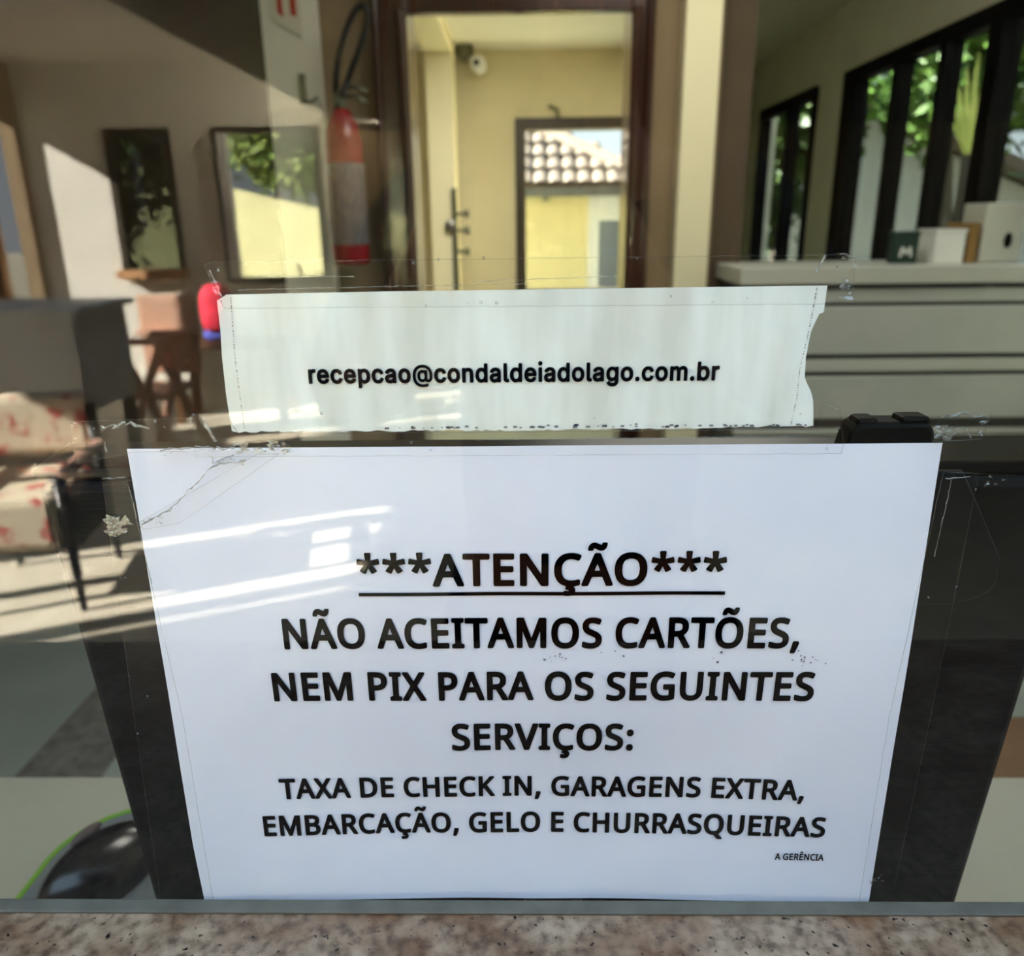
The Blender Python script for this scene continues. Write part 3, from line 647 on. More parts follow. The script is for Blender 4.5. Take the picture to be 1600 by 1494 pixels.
# ---------------------------------------------------------------- clear tape
TY = 0.0060
def tape(label, outline, ridges=(), flakes=(), bubbles=0, seed=1, y=TY):
    rnd = random.Random(seed)
    xs, zs = [p[0] for p in outline], [p[1] for p in outline]
    t = thing('adhesive_tape', label, 'tape', (sum(xs) / len(xs), y, min(zs)), 'clear tape strips on the glass')
    obj('film', prism(bmesh.new(), outline, y, y + 0.00006), M['tape'], t)
    bm = bmesh.new()
    loop = outline + outline[:1]
    for a, b in zip(loop, loop[1:]):
        L = math.hypot(b[0] - a[0], b[1] - a[1])
        n = max(2, int(L / 0.004))
        tube(bm, [(a[0] + (b[0] - a[0]) * i / n + rnd.gauss(0, .00006), y - .0001, a[1] + (b[1] - a[1]) * i / n + rnd.gauss(0, .00006)) for i in range(n + 1)], 0.00009, 5)
    obj('cut_edge', bm, M['tape_edge'], t)
    for pts, r in ridges:
        q = [Vector((p[0], y - .0002, p[1])) for p in pts]
        out = []
        for a, c in zip(q, q[1:]):
            n = max(2, int((c - a).length / 0.0015))
            out += [a.lerp(c, i / n) + Vector((rnd.gauss(0, r * .7), 0, rnd.gauss(0, r * .7))) for i in range(n)]
        out.append(q[-1])
        obj('crease', tube(bmesh.new(), out, [r * rnd.uniform(.3, 1.3) for _ in out], 5), M['tape_wrinkle'], t)
    for (cx, cz, w, h, n) in flakes:
        bm = bmesh.new()
        for _ in range(n):
            px, pz = cx + rnd.uniform(-w, w) / 2, cz + rnd.uniform(-h, h) / 2
            s = rnd.uniform(.12, .45) * min(w, h)
            k = rnd.randint(3, 5)
            a0 = rnd.uniform(0, 6.28)
            bm.faces.new([bm.verts.new((px + s * rnd.uniform(.4, 1.4) * cos(a0 + 6.283 * i / k), y - .0002 + rnd.uniform(-.0004, .0002), pz + s * rnd.uniform(.2, 1) * sin(a0 + 6.283 * i / k))) for i in range(k)])
        obj('crumple', bm, M['tape_wrinkle'], t, normals=False)['kind'] = 'stuff'
    for _ in range(bubbles):
        i = rnd.randrange(len(outline))
        a, c, d = outline[i], outline[(i + 1) % len(outline)], outline[(i + 2) % len(outline)]
        u, w = rnd.random(), rnd.random()
        px = a[0] + (c[0] - a[0]) * u + (d[0] - c[0]) * w * .8
        pz = a[1] + (c[1] - a[1]) * u + (d[1] - c[1]) * w * .8
        r = rnd.uniform(.00018, .0005)
        obj('air_bubble', tube(bmesh.new(), [(px + r * cos(6.283 * i / 10), y - .0002, pz + r * sin(6.283 * i / 10)) for i in range(10)], r * .35, 4, closed=True), M['tape_wrinkle'], t)
    return t

tape('long clear tape strip along the top edge of the email strip', [(-0.1105, 1.3785), (-0.108, 1.3795), (0.100, 1.3796), (0.1035, 1.3800), (0.1085, 1.3785), (0.1090, 1.3665), (0.1005, 1.3635), (-0.1055, 1.3640), (-0.1085, 1.3700)],
     [([(0.0985, 1.3792), (0.0965, 1.3755), (0.0955, 1.3742)], .0005), ([(0.1035, 1.38), (0.108, 1.3788)], .0004), ([(-0.109, 1.377), (-0.106, 1.368)], .0003),
      ([(-0.1, 1.3702), (-0.05, 1.3708), (0.0, 1.3712)], .00012), ([(-0.02, 1.3722), (0.03, 1.3735)], .00012), ([(-0.095, 1.3745), (-0.06, 1.3742)], .00015)], [(0.1065, 1.368, .004, .006, 10), (-0.107, 1.373, .003, .008, 8)], 26, 3)
tape('clear tape band between the email strip and the notice', [(-0.122, 1.3265), (-0.1085, 1.3285), (-0.108, 1.3192), (0.102, 1.3196), (0.1025, 1.3290), (0.1085, 1.3300), (0.1120, 1.3135), (0.1115, 1.3105), (-0.123, 1.3108)],
     [([(-0.118, 1.3255), (-0.1165, 1.3205), (-0.1145, 1.3165)], .0005), ([(-0.1085, 1.3255), (-0.106, 1.32)], .0003), ([(0.104, 1.3285), (0.1085, 1.327)], .0002), ([(-0.02, 1.3165), (0.1, 1.3172)], .0001)], [(-0.098, 1.3145, .02, .004, 40), (0.0015, 1.3165, .001, .003, 4)], 10, 4)
tape('clear tape piece at the top left corner of the notice with folded flap', [(-0.1665, 1.3245), (-0.120, 1.3255), (-0.112, 1.3130), (-0.145, 1.3128), (-0.1672, 1.3085)],
     [([(-0.156, 1.3215), (-0.147, 1.3240), (-0.138, 1.3215)], .0006), ([(-0.155, 1.317), (-0.155, 1.313)], .0003), ([(-0.135, 1.3135), (-0.120, 1.3145), (-0.108, 1.314)], .0004)], [(-0.153, 1.3222, .006, .002, 6), (-0.165, 1.321, .002, .006, 6)], 8, 5)
tape('long vertical clear tape down the left edge of the notice', [(-0.1585, 1.3030), (-0.1495, 1.3035), (-0.1430, 1.20), (-0.1425, 1.1040), (-0.1660, 1.1040), (-0.1630, 1.20)],
     [([(-0.158, 1.3025), (-0.150, 1.303)], .00025), ([(-0.1490, 1.300), (-0.1465, 1.26)], .00015)], [(-0.1555, 1.2845, .008, .007, 26), (-0.157, 1.263, .003, .002, 4)], 4, 6)
tape('long vertical clear tape down the right edge of the notice', [(0.1492, 1.3035), (0.1620, 1.3025), (0.1600, 1.20), (0.1570, 1.1040), (0.1430, 1.1040), (0.1435, 1.20)],
     [([(0.150, 1.3005), (0.159, 1.3015)], .0003), ([(0.1525, 1.300), (0.151, 1.27)], .0002)], [(0.168, 1.3005, .006, .004, 5), (0.1485, 1.118, .006, .005, 8)], 4, 7)
tape('small crumpled clear tape scrap above the top right corner of the notice', [(0.1435, 1.3205), (0.1475, 1.3245), (0.1620, 1.3250), (0.1612, 1.3155), (0.1440, 1.3145)],
     [([(0.145, 1.3235), (0.152, 1.3248), (0.1615, 1.3238)], .0004), ([(0.149, 1.320), (0.155, 1.319), (0.157, 1.316)], .0004)], [(0.147, 1.319, .006, .007, 9), (0.160, 1.320, .003, .008, 6)], 3, 8)
tape('creased clear tape lying diagonally across the notice corner', [(-0.100, 1.3118), (-0.092, 1.3118), (-0.132, 1.2850), (-0.146, 1.2825), (-0.148, 1.2850)],
     [([(-0.104, 1.3095), (-0.1165, 1.3075), (-0.135, 1.2905), (-0.1465, 1.2845)], .00035), ([(-0.1165, 1.3115), (-0.1165, 1.3085), (-0.1085, 1.3115)], .0003)], [(-0.110, 1.309, .010, .003, 12), (-0.142, 1.2862, .007, .0025, 8), (-0.135, 1.2905, .003, .002, 4)], 0, 9, y=0.0058)

# ---------------------------------------------------------------- reception desk and what stands on it
desk = thing('reception_desk', 'white laminate reception desk just behind the glass', 'desk', (0, 0.18, 0))
obj('desk_top', B((-1.15, 1.15, 0.012, 0.347, 0.872, 0.90)), M['laminate'], desk, bevel=0.003)
for x0 in (-1.12, 1.09): obj('side_panel', B((x0, x0 + 0.03, 0.03, 0.33, 0.0, 0.872)), M['laminate'], desk)
obj('modesty_panel', B((-1.09, 1.09, 0.03, 0.05, 0.25, 0.872)), M['laminate'], desk)

ped = thing('drawer_pedestal', 'brown wooden drawer pedestal behind the right end of the desk', 'drawer unit', (0.75, 0.6, 0))
obj('carcass', B((0.45, 1.05, 0.42, 0.80, 0.0, 0.62)), M['wood'], ped, bevel=0.003)
obj('pedestal_top', B((0.44, 1.06, 0.41, 0.81, 0.62, 0.645)), M['wood'], ped, bevel=0.003)
for z in (0.06, 0.25, 0.44):
    d = obj('drawer', B((0.47, 1.03, 0.80, 0.815, z, z + 0.16)), M['wood'], ped)
    obj('handle', tube(bmesh.new(), [(0.68, 0.815, z + .08), (0.68, 0.835, z + .08), (0.82, 0.835, z + .08), (0.82, 0.815, z + .08)], 0.006, 8), M['steel'], d)

# monitor: leaning slightly, seen from behind
top_y, bot_y, top_z, bot_z = 0.076, 0.110, 1.284, 0.975
mon = thing('computer_monitor', 'black computer monitor seen from behind, standing behind the notice', 'monitor', (0.012, 0.14, 0.90))
ax = Vector((0, bot_y - top_y, bot_z - top_z)).normalized()       # down the back
nrm = Vector((0, ax.z, -ax.y)).normalized()                       # towards the glass
if nrm.y > 0: nrm = -nrm
T = Vector((0.012, top_y, top_z))
Lm = math.hypot(bot_y - top_y, bot_z - top_z)
def mon_pt(x, d, o): return T + Vector((x, 0, 0)) + ax * d + nrm * o
def mon_box(bm, x0, x1, d0, d1, o0, o1):
    v = [bm.verts.new(mon_pt(x, d, o)) for o in (o0, o1) for d in (d0, d1) for x in (x0, x1)]
    for f in ((0, 2, 3, 1), (4, 5, 7, 6), (0, 1, 5, 4), (2, 6, 7, 3), (0, 4, 6, 2), (1, 3, 7, 5)):
        bm.faces.new([v[i] for i in f])
W2 = 0.2445
bm = bmesh.new(); mon_box(bm, -W2 + .002, W2 - .002, 0.007, Lm - .004, -0.030, 0.0)
back = obj('back_cover', bm, M['black_plastic'], mon, bevel=0.004)
bm = bmesh.new(); mon_box(bm, -W2, W2, 0.0, 0.0065, -0.038, -0.003)
mon_box(bm, -W2, -W2 + .006, 0.0065, Lm, -0.038, -0.012); mon_box(bm, W2 - .006, W2, 0.0065, Lm, -0.038, -0.012); mon_box(bm, -W2, W2, Lm - .008, Lm, -0.038, -0.012)
obj('bezel', bm, M['rim_plastic'], mon, bevel=0.002)
bm = bmesh.new(); mon_box(bm, -W2 + .008, W2 - .008, 0.012, Lm - .012, -0.040, -0.031)
obj('screen', bm, M['rim_plastic'], mon)
bm = bmesh.new(); mon_box(bm, -0.05, 0.05, 0.13, 0.24, -0.001, 0.022)
obj('mount_hub', bm, M['black_plastic'], mon, bevel=0.004)
obj('stand_neck', tube(bmesh.new(), [mon_pt(0, 0.2, 0.012), mon_pt(0, Lm, 0.010), Vector((0.012, 0.125, 0.905))], 0.017, 14), M['rim_plastic'], mon)
obj('stand_base', lathe(bmesh.new(), [(0.02, 0.902), (0.105, 0.902), (0.105, 0.908), (0.03, 0.914), (0.02, 0.914)], (0.012, 0.14, 0), sxy=(1.1, .75)), M['rim_plastic'], mon, smooth=False)

# webcam clipped over the top edge of the monitor
wc = thing('webcam', 'black webcam clipped over the top right edge of the monitor', 'webcam', (0.157, 0.075, 1.285))
def wedge(bm, xa0, xa1, xb0, xb1, z0, z1, y0, y1):
    prism(bm, [(xa0, z0), (xa1, z0), (xb1, z1 - .003), (xb1 - .003, z1), (xb0 + .003, z1), (xb0, z1 - .003)], y0, y1)
bm = bmesh.new(); wedge(bm, 0.1345, 0.1775, 0.1385, 0.1735, 1.2852, 1.3075, 0.062, 0.078)
wb = obj('body', bm, M['webcam'], wc, bevel=0.0025)
bm = B((0.1405, 0.1495, 0.063, 0.074, 1.3050, 1.3092), (0.1590, 0.1715, 0.063, 0.074, 1.3050, 1.3098))
obj('hinge_knuckle', bm, M['webcam'], wb, bevel=0.0015)
obj('lens', lathe(bmesh.new(), [(0.003, 0.077), (0.008, 0.077), (0.008, 0.083), (0.006, 0.085), (0.003, 0.085)], (0.156, 0, 1.296), 'y', 24), M['rim_plastic'], wc)
def rounded(x0, x1, z0, z1, r, n=6):
    P = []
    for cx, cz, a in ((x1 - r, z1 - r, 0), (x0 + r, z1 - r, 90), (x0 + r, z0 + r, 180), (x1 - r, z0 + r, 270)):
        P += [(cx + r * cos(rad(a + 90 * i / n)), cz + r * sin(rad(a + 90 * i / n))) for i in range(n + 1)]
    return P
bm = bmesh.new()
pl = [(0.120, 1.286), (0.190, 1.286), (0.2135, 1.245), (0.2150, 1.232), (0.2125, 1.2265), (0.206, 1.2225), (0.194, 1.2195), (0.120, 1.2195)]
A = []
for o in (0.012, 0.0155):
    A.append([bm.verts.new(mon_pt(x - 0.012, (top_z - z) / -ax.z, o - 0.012 * 0 + (0 if z < 1.27 else -0.004))) for x, z in pl])
bm.faces.new(A[0]); bm.faces.new(A[1][::-1])
for i in range(len(pl)): bm.faces.new((A[0][i], A[0][(i + 1) % len(pl)], A[1][(i + 1) % len(pl)], A[1][i]))
obj('clip_foot', bm, M['foot_pl'], wc, bevel=0.001)

# mouse pad and mouse
pad = thing('mouse_pad', 'dark mouse pad with lime green edging on the white desk', 'mouse pad', (-0.29, 0.2, 0.9))
P2 = [(-0.392, 0.10)] + [(-0.392, 0.19), (-0.391, 0.225)] + [(-0.325 + 0.066 * cos(a), 0.235 + 0.067 * sin(a)) for a in [rad(175 - 12 * i) for i in range(8)]] + [(-0.20, 0.302), (-0.20, 0.10)]
obj('pad_surface', prism(bmesh.new(), P2, 0.9003, 0.9030, 'xy'), M['pad'], pad)
obj('pad_edging', tube(bmesh.new(), [(x, y, 0.9022) for x, y in P2], 0.0026, 8, closed=True), M['pad_rim'], pad, smooth=True)
mou = thing('computer_mouse', 'black computer mouse on the green-edged mouse pad', 'mouse', (-0.335, 0.225, 0.903))
bm = bmesh.new()
bmesh.ops.create_uvsphere(bm, u_segments=36, v_segments=20, radius=1)
ca, sa = cos(rad(24)), sin(rad(24))
for q in bm.verts:
    x, y, z = q.co
    z = max(z, -0.18) 
    w = 0.0305 * (1 - .10 * y * y + .05 * y)
    X, Y2, Z2 = x * w, y * 0.054, z * 0.031 * (1 - 0.22 * y)
    q.co = (-0.335 + ca * X + sa * Y2, 0.222 - sa * X + ca * Y2, 0.9095 + Z2)
obj('shell', bm, M['mouse'], mou, smooth=True)
bm = bmesh.new()
bmesh.ops.create_uvsphere(bm, u_segments=16, v_segments=10, radius=1)
for q in bm.verts:
    x, y, z = q.co
    q.co = (-0.3515 + ca * x * .0045 + sa * y * .014, 0.236 - sa * x * .0045 + ca * y * .014, 0.9335 + z * .0045)
obj('thumb_grip', bm, M['mouse_wheel'], mou, smooth=True)
bm = lathe(bmesh.new(), [(0.004, -0.003), (0.008, -0.003), (0.008, 0.003), (0.004, 0.003)], (-0.318, 0.258, 0.9295), 'x', 18)
obj('scroll_wheel', bm, M['mouse_wheel'], mou)

# ---------------------------------------------------------------- grey drawer cabinet and the things on it
cab = thing('drawer_cabinet', 'wide grey drawer cabinet with dark grip gaps behind the monitor', 'cabinet', (1.3, 2.8, 0))
obj('carcass', B((0.77, 1.93, 2.63, 3.02, 0.0, 1.17)), M['grey_dark'], cab)
obj('cabinet_top', B((0.75, 1.935, 2.595, 3.04, 1.165, 1.222)), M['grey_light'], cab, bevel=0.003)
obj('top_rail', B((0.77, 1.93, 2.615, 2.63, 1.100, 1.146)), M['grey_front'], cab, bevel=0.003)
for z0, z1 in ((0.918, 1.086), (0.682, 0.838), (0.44, 0.608), (0.08, 0.38)):
    obj('drawer', B((0.77, 1.93, 2.60, 2.63, z0, z1)), M['grey_front'], cab, bevel=0.004)
for z0, z1 in ((0.855, 0.900), (0.620, 0.640)):
    obj('grip_rail', B((0.77, 1.93, 2.605, 2.63, z0, z1)), M['grey_light'], cab, bevel=0.003)
def carton(name, label, cat, x0, x1, y0, y1, z0, h, mt, lid=True):
    t = thing(name, label, cat, ((x0 + x1) / 2, (y0 + y1) / 2, z0))
    obj('box_body', B((x0, x1, y0, y1, z0, z0 + h)), mt, t, bevel=0.002)
    if lid: obj('lid', B((x0 - .003, x1 + .003, y0 - .003, y1 + .003, z0 + h, z0 + h + .012)), mt, t, bevel=0.002)
    return t
g = carton('tea_box', 'small dark green box with a white letter M on the cabinet', 'box', 1.352, 1.437, 2.78, 2.84, 1.222, 0.10, M['green_box'])
bm = bmesh.new()
for a, b in (((1.374, 1.246), (1.380, 1.282)), ((1.380, 1.282), (1.394, 1.256)), ((1.394, 1.256), (1.408, 1.282)), ((1.408, 1.282), (1.414, 1.246))):
    dx, dz = b[0] - a[0], b[1] - a[1]; L = math.hypot(dx, dz); nx, nz = -dz / L * .004, dx / L * .004
    bm.faces.new([bm.verts.new((p[0] + s * nx, 2.7795, p[1] + s * nz)) for p, s in ((a, 1), (b, 1), (b, -1), (a, -1))])
obj('letter_print', bm, M['white_pl'], g, normals=False)
carton('paper_box', 'white paper box beside the green box on the cabinet', 'box', 1.497, 1.605, 2.78, 2.92, 1.222, 0.108, M['white_pl'])
carton('card_file', 'brown card file between the white box and the telephone stand', 'file', 1.615, 1.650, 2.78, 2.95, 1.222, 0.14, M['brown_card'], False)
t = thing('desk_speaker', 'upright pale loudspeaker with a black cone at the cabinet end', 'speaker', (1.74, 2.86, 1.222))
obj('cabinet_shell', B((1.668, 1.815, 2.79, 2.95, 1.222, 1.430)), M['grey_light'], t, bevel=0.006)
obj('cone', lathe(bmesh.new(), [(0.005, 2.787), (0.018, 2.787), (0.018, 2.791), (0.005, 2.791)], (1.762, 0, 1.30), 'y', 24, (.8, 1.5)), M['webcam'], t)

# ---------------------------------------------------------------- door wall: extinguisher, sign, lock bar, camera
fe = thing('fire_extinguisher', 'red fire extinguisher with grey label hung left of the doorway', 'fire extinguisher', (-0.655, 2.83, 1.20))
EX, EY = -0.655, 2.83
cyl = obj('cylinder', lathe(bmesh.new(), [(0.02, 1.235), (0.066, 1.24), (0.069, 1.255), (0.069, 1.655), (0.064, 1.70), (0.050, 1.735), (0.032, 1.765), (0.026, 1.775)], (EX, EY, 0), n=40), M['red'], fe, smooth=True)
obj('label', lathe(bmesh.new(), [(0.0694, 1.31), (0.0702, 1.312), (0.0702, 1.59), (0.0694, 1.592)], (EX, EY, 0), n=40), M['label_grey'], cyl, smooth=True, label='grey printed label')
obj('valve', lathe(bmesh.new(), [(0.022, 1.770), (0.026, 1.775), (0.020, 1.800), (0.016, 1.825), (0.016, 1.845)], (EX, EY, 0), n=20), M['dark_metal'], fe, smooth=True)
bm = bmesh.new()
tube(bm, [(EX, EY, 1.835), (EX + .06, EY - .02, 1.845), (EX + .105, EY - .02, 1.825)], .007, 8)
tube(bm, [(EX, EY, 1.815), (EX + .06, EY - .02, 1.812), (EX + .10, EY - .02, 1.79)], .007, 8)
obj('handle', bm, M['dark_metal'], fe, smooth=True)
hp = [(EX - .012, EY, 1.825), (EX + .00, EY - .03, 1.88), (EX + .022, EY - .04, 1.95), (EX + .055, EY - .04, 2.03), (EX + .093, EY - .04, 2.085), (EX + .120, EY - .04, 2.08), (EX + .118, EY - .04, 2.03),
      (EX + .092, EY - .04, 1.965), (EX + .062, EY - .035, 1.91), (EX + .035, EY - .02, 1.86), (EX + .015, EY - .045, 1.81)]
fine = []
for i in range(len(hp) - 1):
    p0, p1, p2, p3 = [Vector(hp[max(0, min(len(hp) - 1, i + k))]) for k in (-1, 0, 1, 2)]
    for k in range(6):
        t = k / 6
        fine.append(0.5 * ((2 * p1) + (p2 - p0) * t + (2 * p0 - 5 * p1 + 4 * p2 - p3) * t * t + (3 * p1 - p0 - 3 * p2 + p3) * t ** 3))
fine.append(Vector(hp[-1]))
obj('hose', tube(bmesh.new(), fine, .0115, 10), M['black_rubber'], fe, smooth=True)
obj('wall_bracket', B((EX - .02, EX + .02, 2.89, 2.952, 1.68, 1.74)), M['black_rubber'], fe, bevel=.003)
obj('pressure_gauge', lathe(bmesh.new(), [(0.004, EY - .045), (0.017, EY - .045), (0.017, EY - .02), (0.004, EY - .02)], (EX - .002, 0, 1.80), 'y', 20), M['dark_metal'], fe)

sg = thing('safety_sign', 'white safety sign with red print on the pilaster above the extinguisher', 'sign', (-0.828, 2.896, 2.02))
bm = prism(bmesh.new(), [(-0.885, 2.42), (-0.785, 2.42), (-0.785, 2.015), (-0.868, 2.06), (-0.885, 2.08)], 2.893, 2.899)
obj('board', bm, M['sign_white'], sg)
bm = bmesh.new()
for pl in ([(-0.868, 2.40), (-0.848, 2.40), (-0.848, 2.078), (-0.868, 2.095)], [(-0.822, 2.40), (-0.800, 2.40), (-0.800, 2.082), (-0.822, 2.086)]):
    prism(bm, pl, 2.8915, 2.8929)
obj('print', bm, M['sign_red'], sg)
hk = thing('wall_hook', 'dark metal wall hook on the pilaster below the safety sign', 'hook', (-0.80, 2.89, 1.80))
obj('plate', B((-0.812, -0.788, 2.890, 2.899, 1.80, 1.90)), M['dark_metal'], hk, bevel=.002)
obj('hook_arm', tube(bmesh.new(), [(-0.80, 2.892, 1.82), (-0.80, 2.85, 1.80), (-0.76, 2.84, 1.80), (-0.735, 2.84, 1.815)], .006, 8), M['dark_metal'], hk, smooth=True)

lb = thing('lock_bar', 'dark metal lock bar with three knobs on the pale pillar inside the doorway', 'lock', (-0.445, 5.08, 1.1))
obj('bar', B((-0.465, -0.430, 5.075, 5.099, 0.95, 1.585)), M['dark_metal'], lb, bevel=.004)
for z in (1.43, 1.33, 1.20):
    obj('knob', lathe(bmesh.new(), [(0.012, -0.43), (0.012, -0.39), (0.026, -0.38), (0.026, -0.355), (0.012, -0.35)], (0, 5.085, z), 'x', 18), M['dark_metal'], lb)
obj('rosette', lathe(bmesh.new(), [(0.01, 5.055), (0.035, 5.06), (0.035, 5.074), (0.01, 5.074)], (-0.475, 0, 1.36), 'y', 24), M['steel'], lb)
sc_ = thing('security_camera', 'small white security camera under the ceiling of the inner room', 'camera', (-0.32, 5.4, 2.33))
obj('mount', lathe(bmesh.new(), [(0.03, 5.30), (0.055, 5.32), (0.055, 5.40), (0.04, 5.499)], (-0.375, 0, 2.415), 'y', 20), M['dark_metal'], sc_)
obj('housing', lathe(bmesh.new(), [(0.03, 5.24), (0.045, 5.25), (0.045, 5.44), (0.03, 5.45)], (-0.285, 0, 2.325), 'y', 24), M['white_pl'], sc_, smooth=False)
obj('lens', lathe(bmesh.new(), [(0.006, 5.228), (0.018, 5.230), (0.019, 5.244), (0.006, 5.244)], (-0.295, 0, 2.325), 'y', 20), M['webcam'], sc_)
obj('bracket_arm', tube(bmesh.new(), [(-0.375, 5.36, 2.41), (-0.30, 5.36, 2.34)], .016, 10), M['white_pl'], sc_)

# ---------------------------------------------------------------- outdoors beyond the rooms
hs = thing('house', 'yellow house with a clay tiled roof seen through the inner window', 'house', (0, 11.5, -0.06))
obj('wall', B((-5.0, 0.78, 10.0, 13.0, -.06, 1.80)), M['house_wall'], hs)
obj('grey_pillar', B((0.78, 1.55, 9.95, 13.0, -.06, 1.80)), M['house_grey'], hs)
hw = obj('window', B((0.90, 1.20, 9.90, 9.96, 0.5, 1.37)), M['house_window'], hs)
obj('window_frame', B((0.87, 0.90, 9.89, 9.96, 0.47, 1.40), (1.20, 1.23, 9.89, 9.96, .47, 1.40), (.90, 1.20, 9.89, 9.96, 1.37, 1.40), (.90, 1.20, 9.89, 9.96, .47, .50)), M['white_pl'], hw)
bm = bmesh.new()
E0, EZ, PIT, CW, CL = 9.45, 1.74, math.tan(rad(28)), 0.17, 0.36
XR = 1.50
for r in range(9):
    for c in range(44):
        x = -5.5 + c * CW + CW / 2
        y0 = E0 + r * CL * .88
        if x > XR - (y0 - E0) + .05: continue
        z0 = EZ + (y0 - E0) * PIT
        prev = None
        for k in range(7):
            a = pi * k / 6
            w0, w1 = CW * .58, CW * .46
            p = bm.verts.new((x - w0 * cos(a), y0, z0 + .02 + .055 * sin(a)))
            q = bm.verts.new((x - w1 * cos(a), y0 + CL, z0 + CL * PIT - .005 + .045 * sin(a)))
            if prev: bm.faces.new((prev[0], p, q, prev[1]))
            prev = (p, q)
prism(bm, [(E0 + .02, EZ - .02), (E0 + 3.0, EZ + 3.0 * PIT - .02), (E0 + 3.0, EZ - .02)], -5.6, XR - 3.0, 'yz')
v = [bm.verts.new(p) for p in ((XR - 3, E0 + .02, EZ - .02), (XR, E0 + .02, EZ - .02), (XR - 3, E0 + 3, EZ + 3 * PIT - .02), (XR, E0 + 6, EZ - .02), (XR - 3, E0 + 6, EZ - .02))]
bm.faces.new((v[0], v[1], v[2])); bm.faces.new((v[1], v[3], v[2])); bm.faces.new((v[3], v[4], v[2]))
tube(bm, [(XR - t, E0 + t, EZ + t * PIT + .06) for t in (0, .7, 1.4, 2.1, 3.0)], .075, 10)
obj('tiled_roof', bm, M['roof_tile'], hs)
obj('eave_board', B((-5.5, XR, E0 + .03, E0 + .06, EZ - .10, EZ)), M['grey_dark'], hs)
obj('gutter_stub', B((0.22, 0.30, 9.93, 10.0, 1.60, 1.70)), M['dark_metal'], hs)

def tree(label, x, y, h, size, n, mt, seed, leaf=.16, group='trees outside the windows'):
    t = thing('tree', label, 'tree', (x, y, -.06), group)
    obj('trunk', tube(bmesh.new(), [(x, y, -.06), (x + .05, y, h * .4), (x - .04, y + .05, h * .8)], [.10, .08, .04], 9), M['bark'], t, smooth=True)
    obj('foliage', foliage((x, y, h), size, n, leaf, seed), mt, t, normals=False)
tree('dark bushy tree at the far left of the window wall', 2.55, 8.2, 2.0, (.35, .35, .8), 2400, M['leaf_dark'], 11, .2)
tree('broad green tree behind the yucca', 3.75, 7.3, 2.6, (.65, .65, .8), 2600, M['leaf'], 12, .2)
tree('pale green tree nearest the right edge of the window wall', 5.0, 5.9, 2.2, (.5, .5, 1.0), 2400, M['leaf_pale'], 13, .22)
ya = thing('yucca', 'yellow-green fan-shaped yucca beyond the black framed windows', 'plant', (2.70, 4.95, -.06))
obj('stem', tube(bmesh.new(), [(2.70, 4.95, -.06), (2.69, 4.95, 0.9), (2.68, 4.95, 1.74)], [.06, .045, .03], 9), M['bark'], ya, smooth=True)
rnd = random.Random(4)
for i in range(9):
    a = rad(-32 + 58 * i / 8)
    L = rnd.uniform(.36, .62)
    bm = bmesh.new()
    prev = None
    for k in range(8):
        t = k / 7
        cx = 2.68 + sin(a) * L * t * (1 + .2 * t)
        cz = 1.70 + cos(a) * L * t * (1 - .15 * t * abs(sin(a)))
        cy = 4.95 + rnd.uniform(-.01, .01) + .12 * sin(a * 3) * t
        w = .013 * (sin(pi * min(1, t * .9 + .1)) ** .6) + .004
        p, q = bm.verts.new((cx - w * cos(a), cy, cz + w * sin(a))), bm.verts.new((cx + w * cos(a), cy + .01, cz - w * sin(a)))
        if prev: bm.faces.new((prev[0], prev[1], q, p))
        prev = (p, q)
    obj('leaf', bm, M['yucca'], ya, normals=False)
sh = thing('garden_shed', 'low garden shed with a tan roof edge beyond the black framed windows', 'shed', (4.4, 10.2, -.06))
bm = prism(bmesh.new(), [(2.5, -.06), (6.4, -.06), (6.4, 1.40), (2.5, 3.0)], 9.5, 11.5)
obj('wall', bm, M['house_grey'], sh)
bm = prism(bmesh.new(), [(2.3, 3.14), (6.7, 1.30), (6.7, 1.42), (2.3, 3.28)], 9.1, 11.8)
obj('roof', bm, M['roof_tile'], sh)

# ---------------------------------------------------------------- lobby things, seen only as reflections
def chair(name, label, cx, cy, turn):
    t = thing(name, label, 'chair', (cx, cy, 0))
    R3 = Matrix.Translation((cx, cy, 0)) @ Matrix.Rotation(rad(turn), 4, 'Z')
    def add(nm, bm, mt, **k):
        bm.transform(R3)
        obj(nm, bm, mt, t, **k)
    def leg(x, y, z1, dx, dy):
        add('leg', tube(bmesh.new(), [(x + dx, y + dy, 0), (x + dx * .3, y + dy * .3, .22), (x, y, z1)], [.012, .020, .024], 8), M['black_wood'], smooth=True)
    leg(-.20, .22, .44, -.01, .02); leg(.20, .22, .53, .01, .02)
    leg(-.20, -.22, .70, 0, -.05); leg(.20, -.22, .70, 0, -.05)
    add('seat_frame', B((-.22, .22, -.23, .23, .25, .31)), M['black_wood'], bevel=.008)
    add('seat', B((-.205, .185, -.21, .255, .25, .465)), M['floral'], bevel=.035)
    add('backrest', B((-.215, .195, -.29, -.20, .50, .75)), M['floral'], bevel=.03)
    for s in (-1, 1):
        add('arm_rail', B((s * .225 - .025, s * .225 + .025, -.2, .24, .52, .56)), M['pink_wood'], bevel=.012)
    add('side_frame', B((.200, .225, -.24, .18, .24, .42)), M['black_wood'], bevel=.008)
chair('upholstered_chair', 'cream chair with red flower fabric and black legs in the sunlight', -1.93, -2.62, -11)
ct = thing('console_table', 'grey panelled table with a white top behind the flowered chair', 'table', (-2.75, -3.8, 0))
obj('tabletop', B((-3.4, -2.12, -4.1, -3.5, .985, 1.015)), M['white_pl'], ct, bevel=.006)
obj('front_panel', B((-3.36, -2.16, -3.56, -3.53, .50, .985)), M['grey_cloth'], ct)
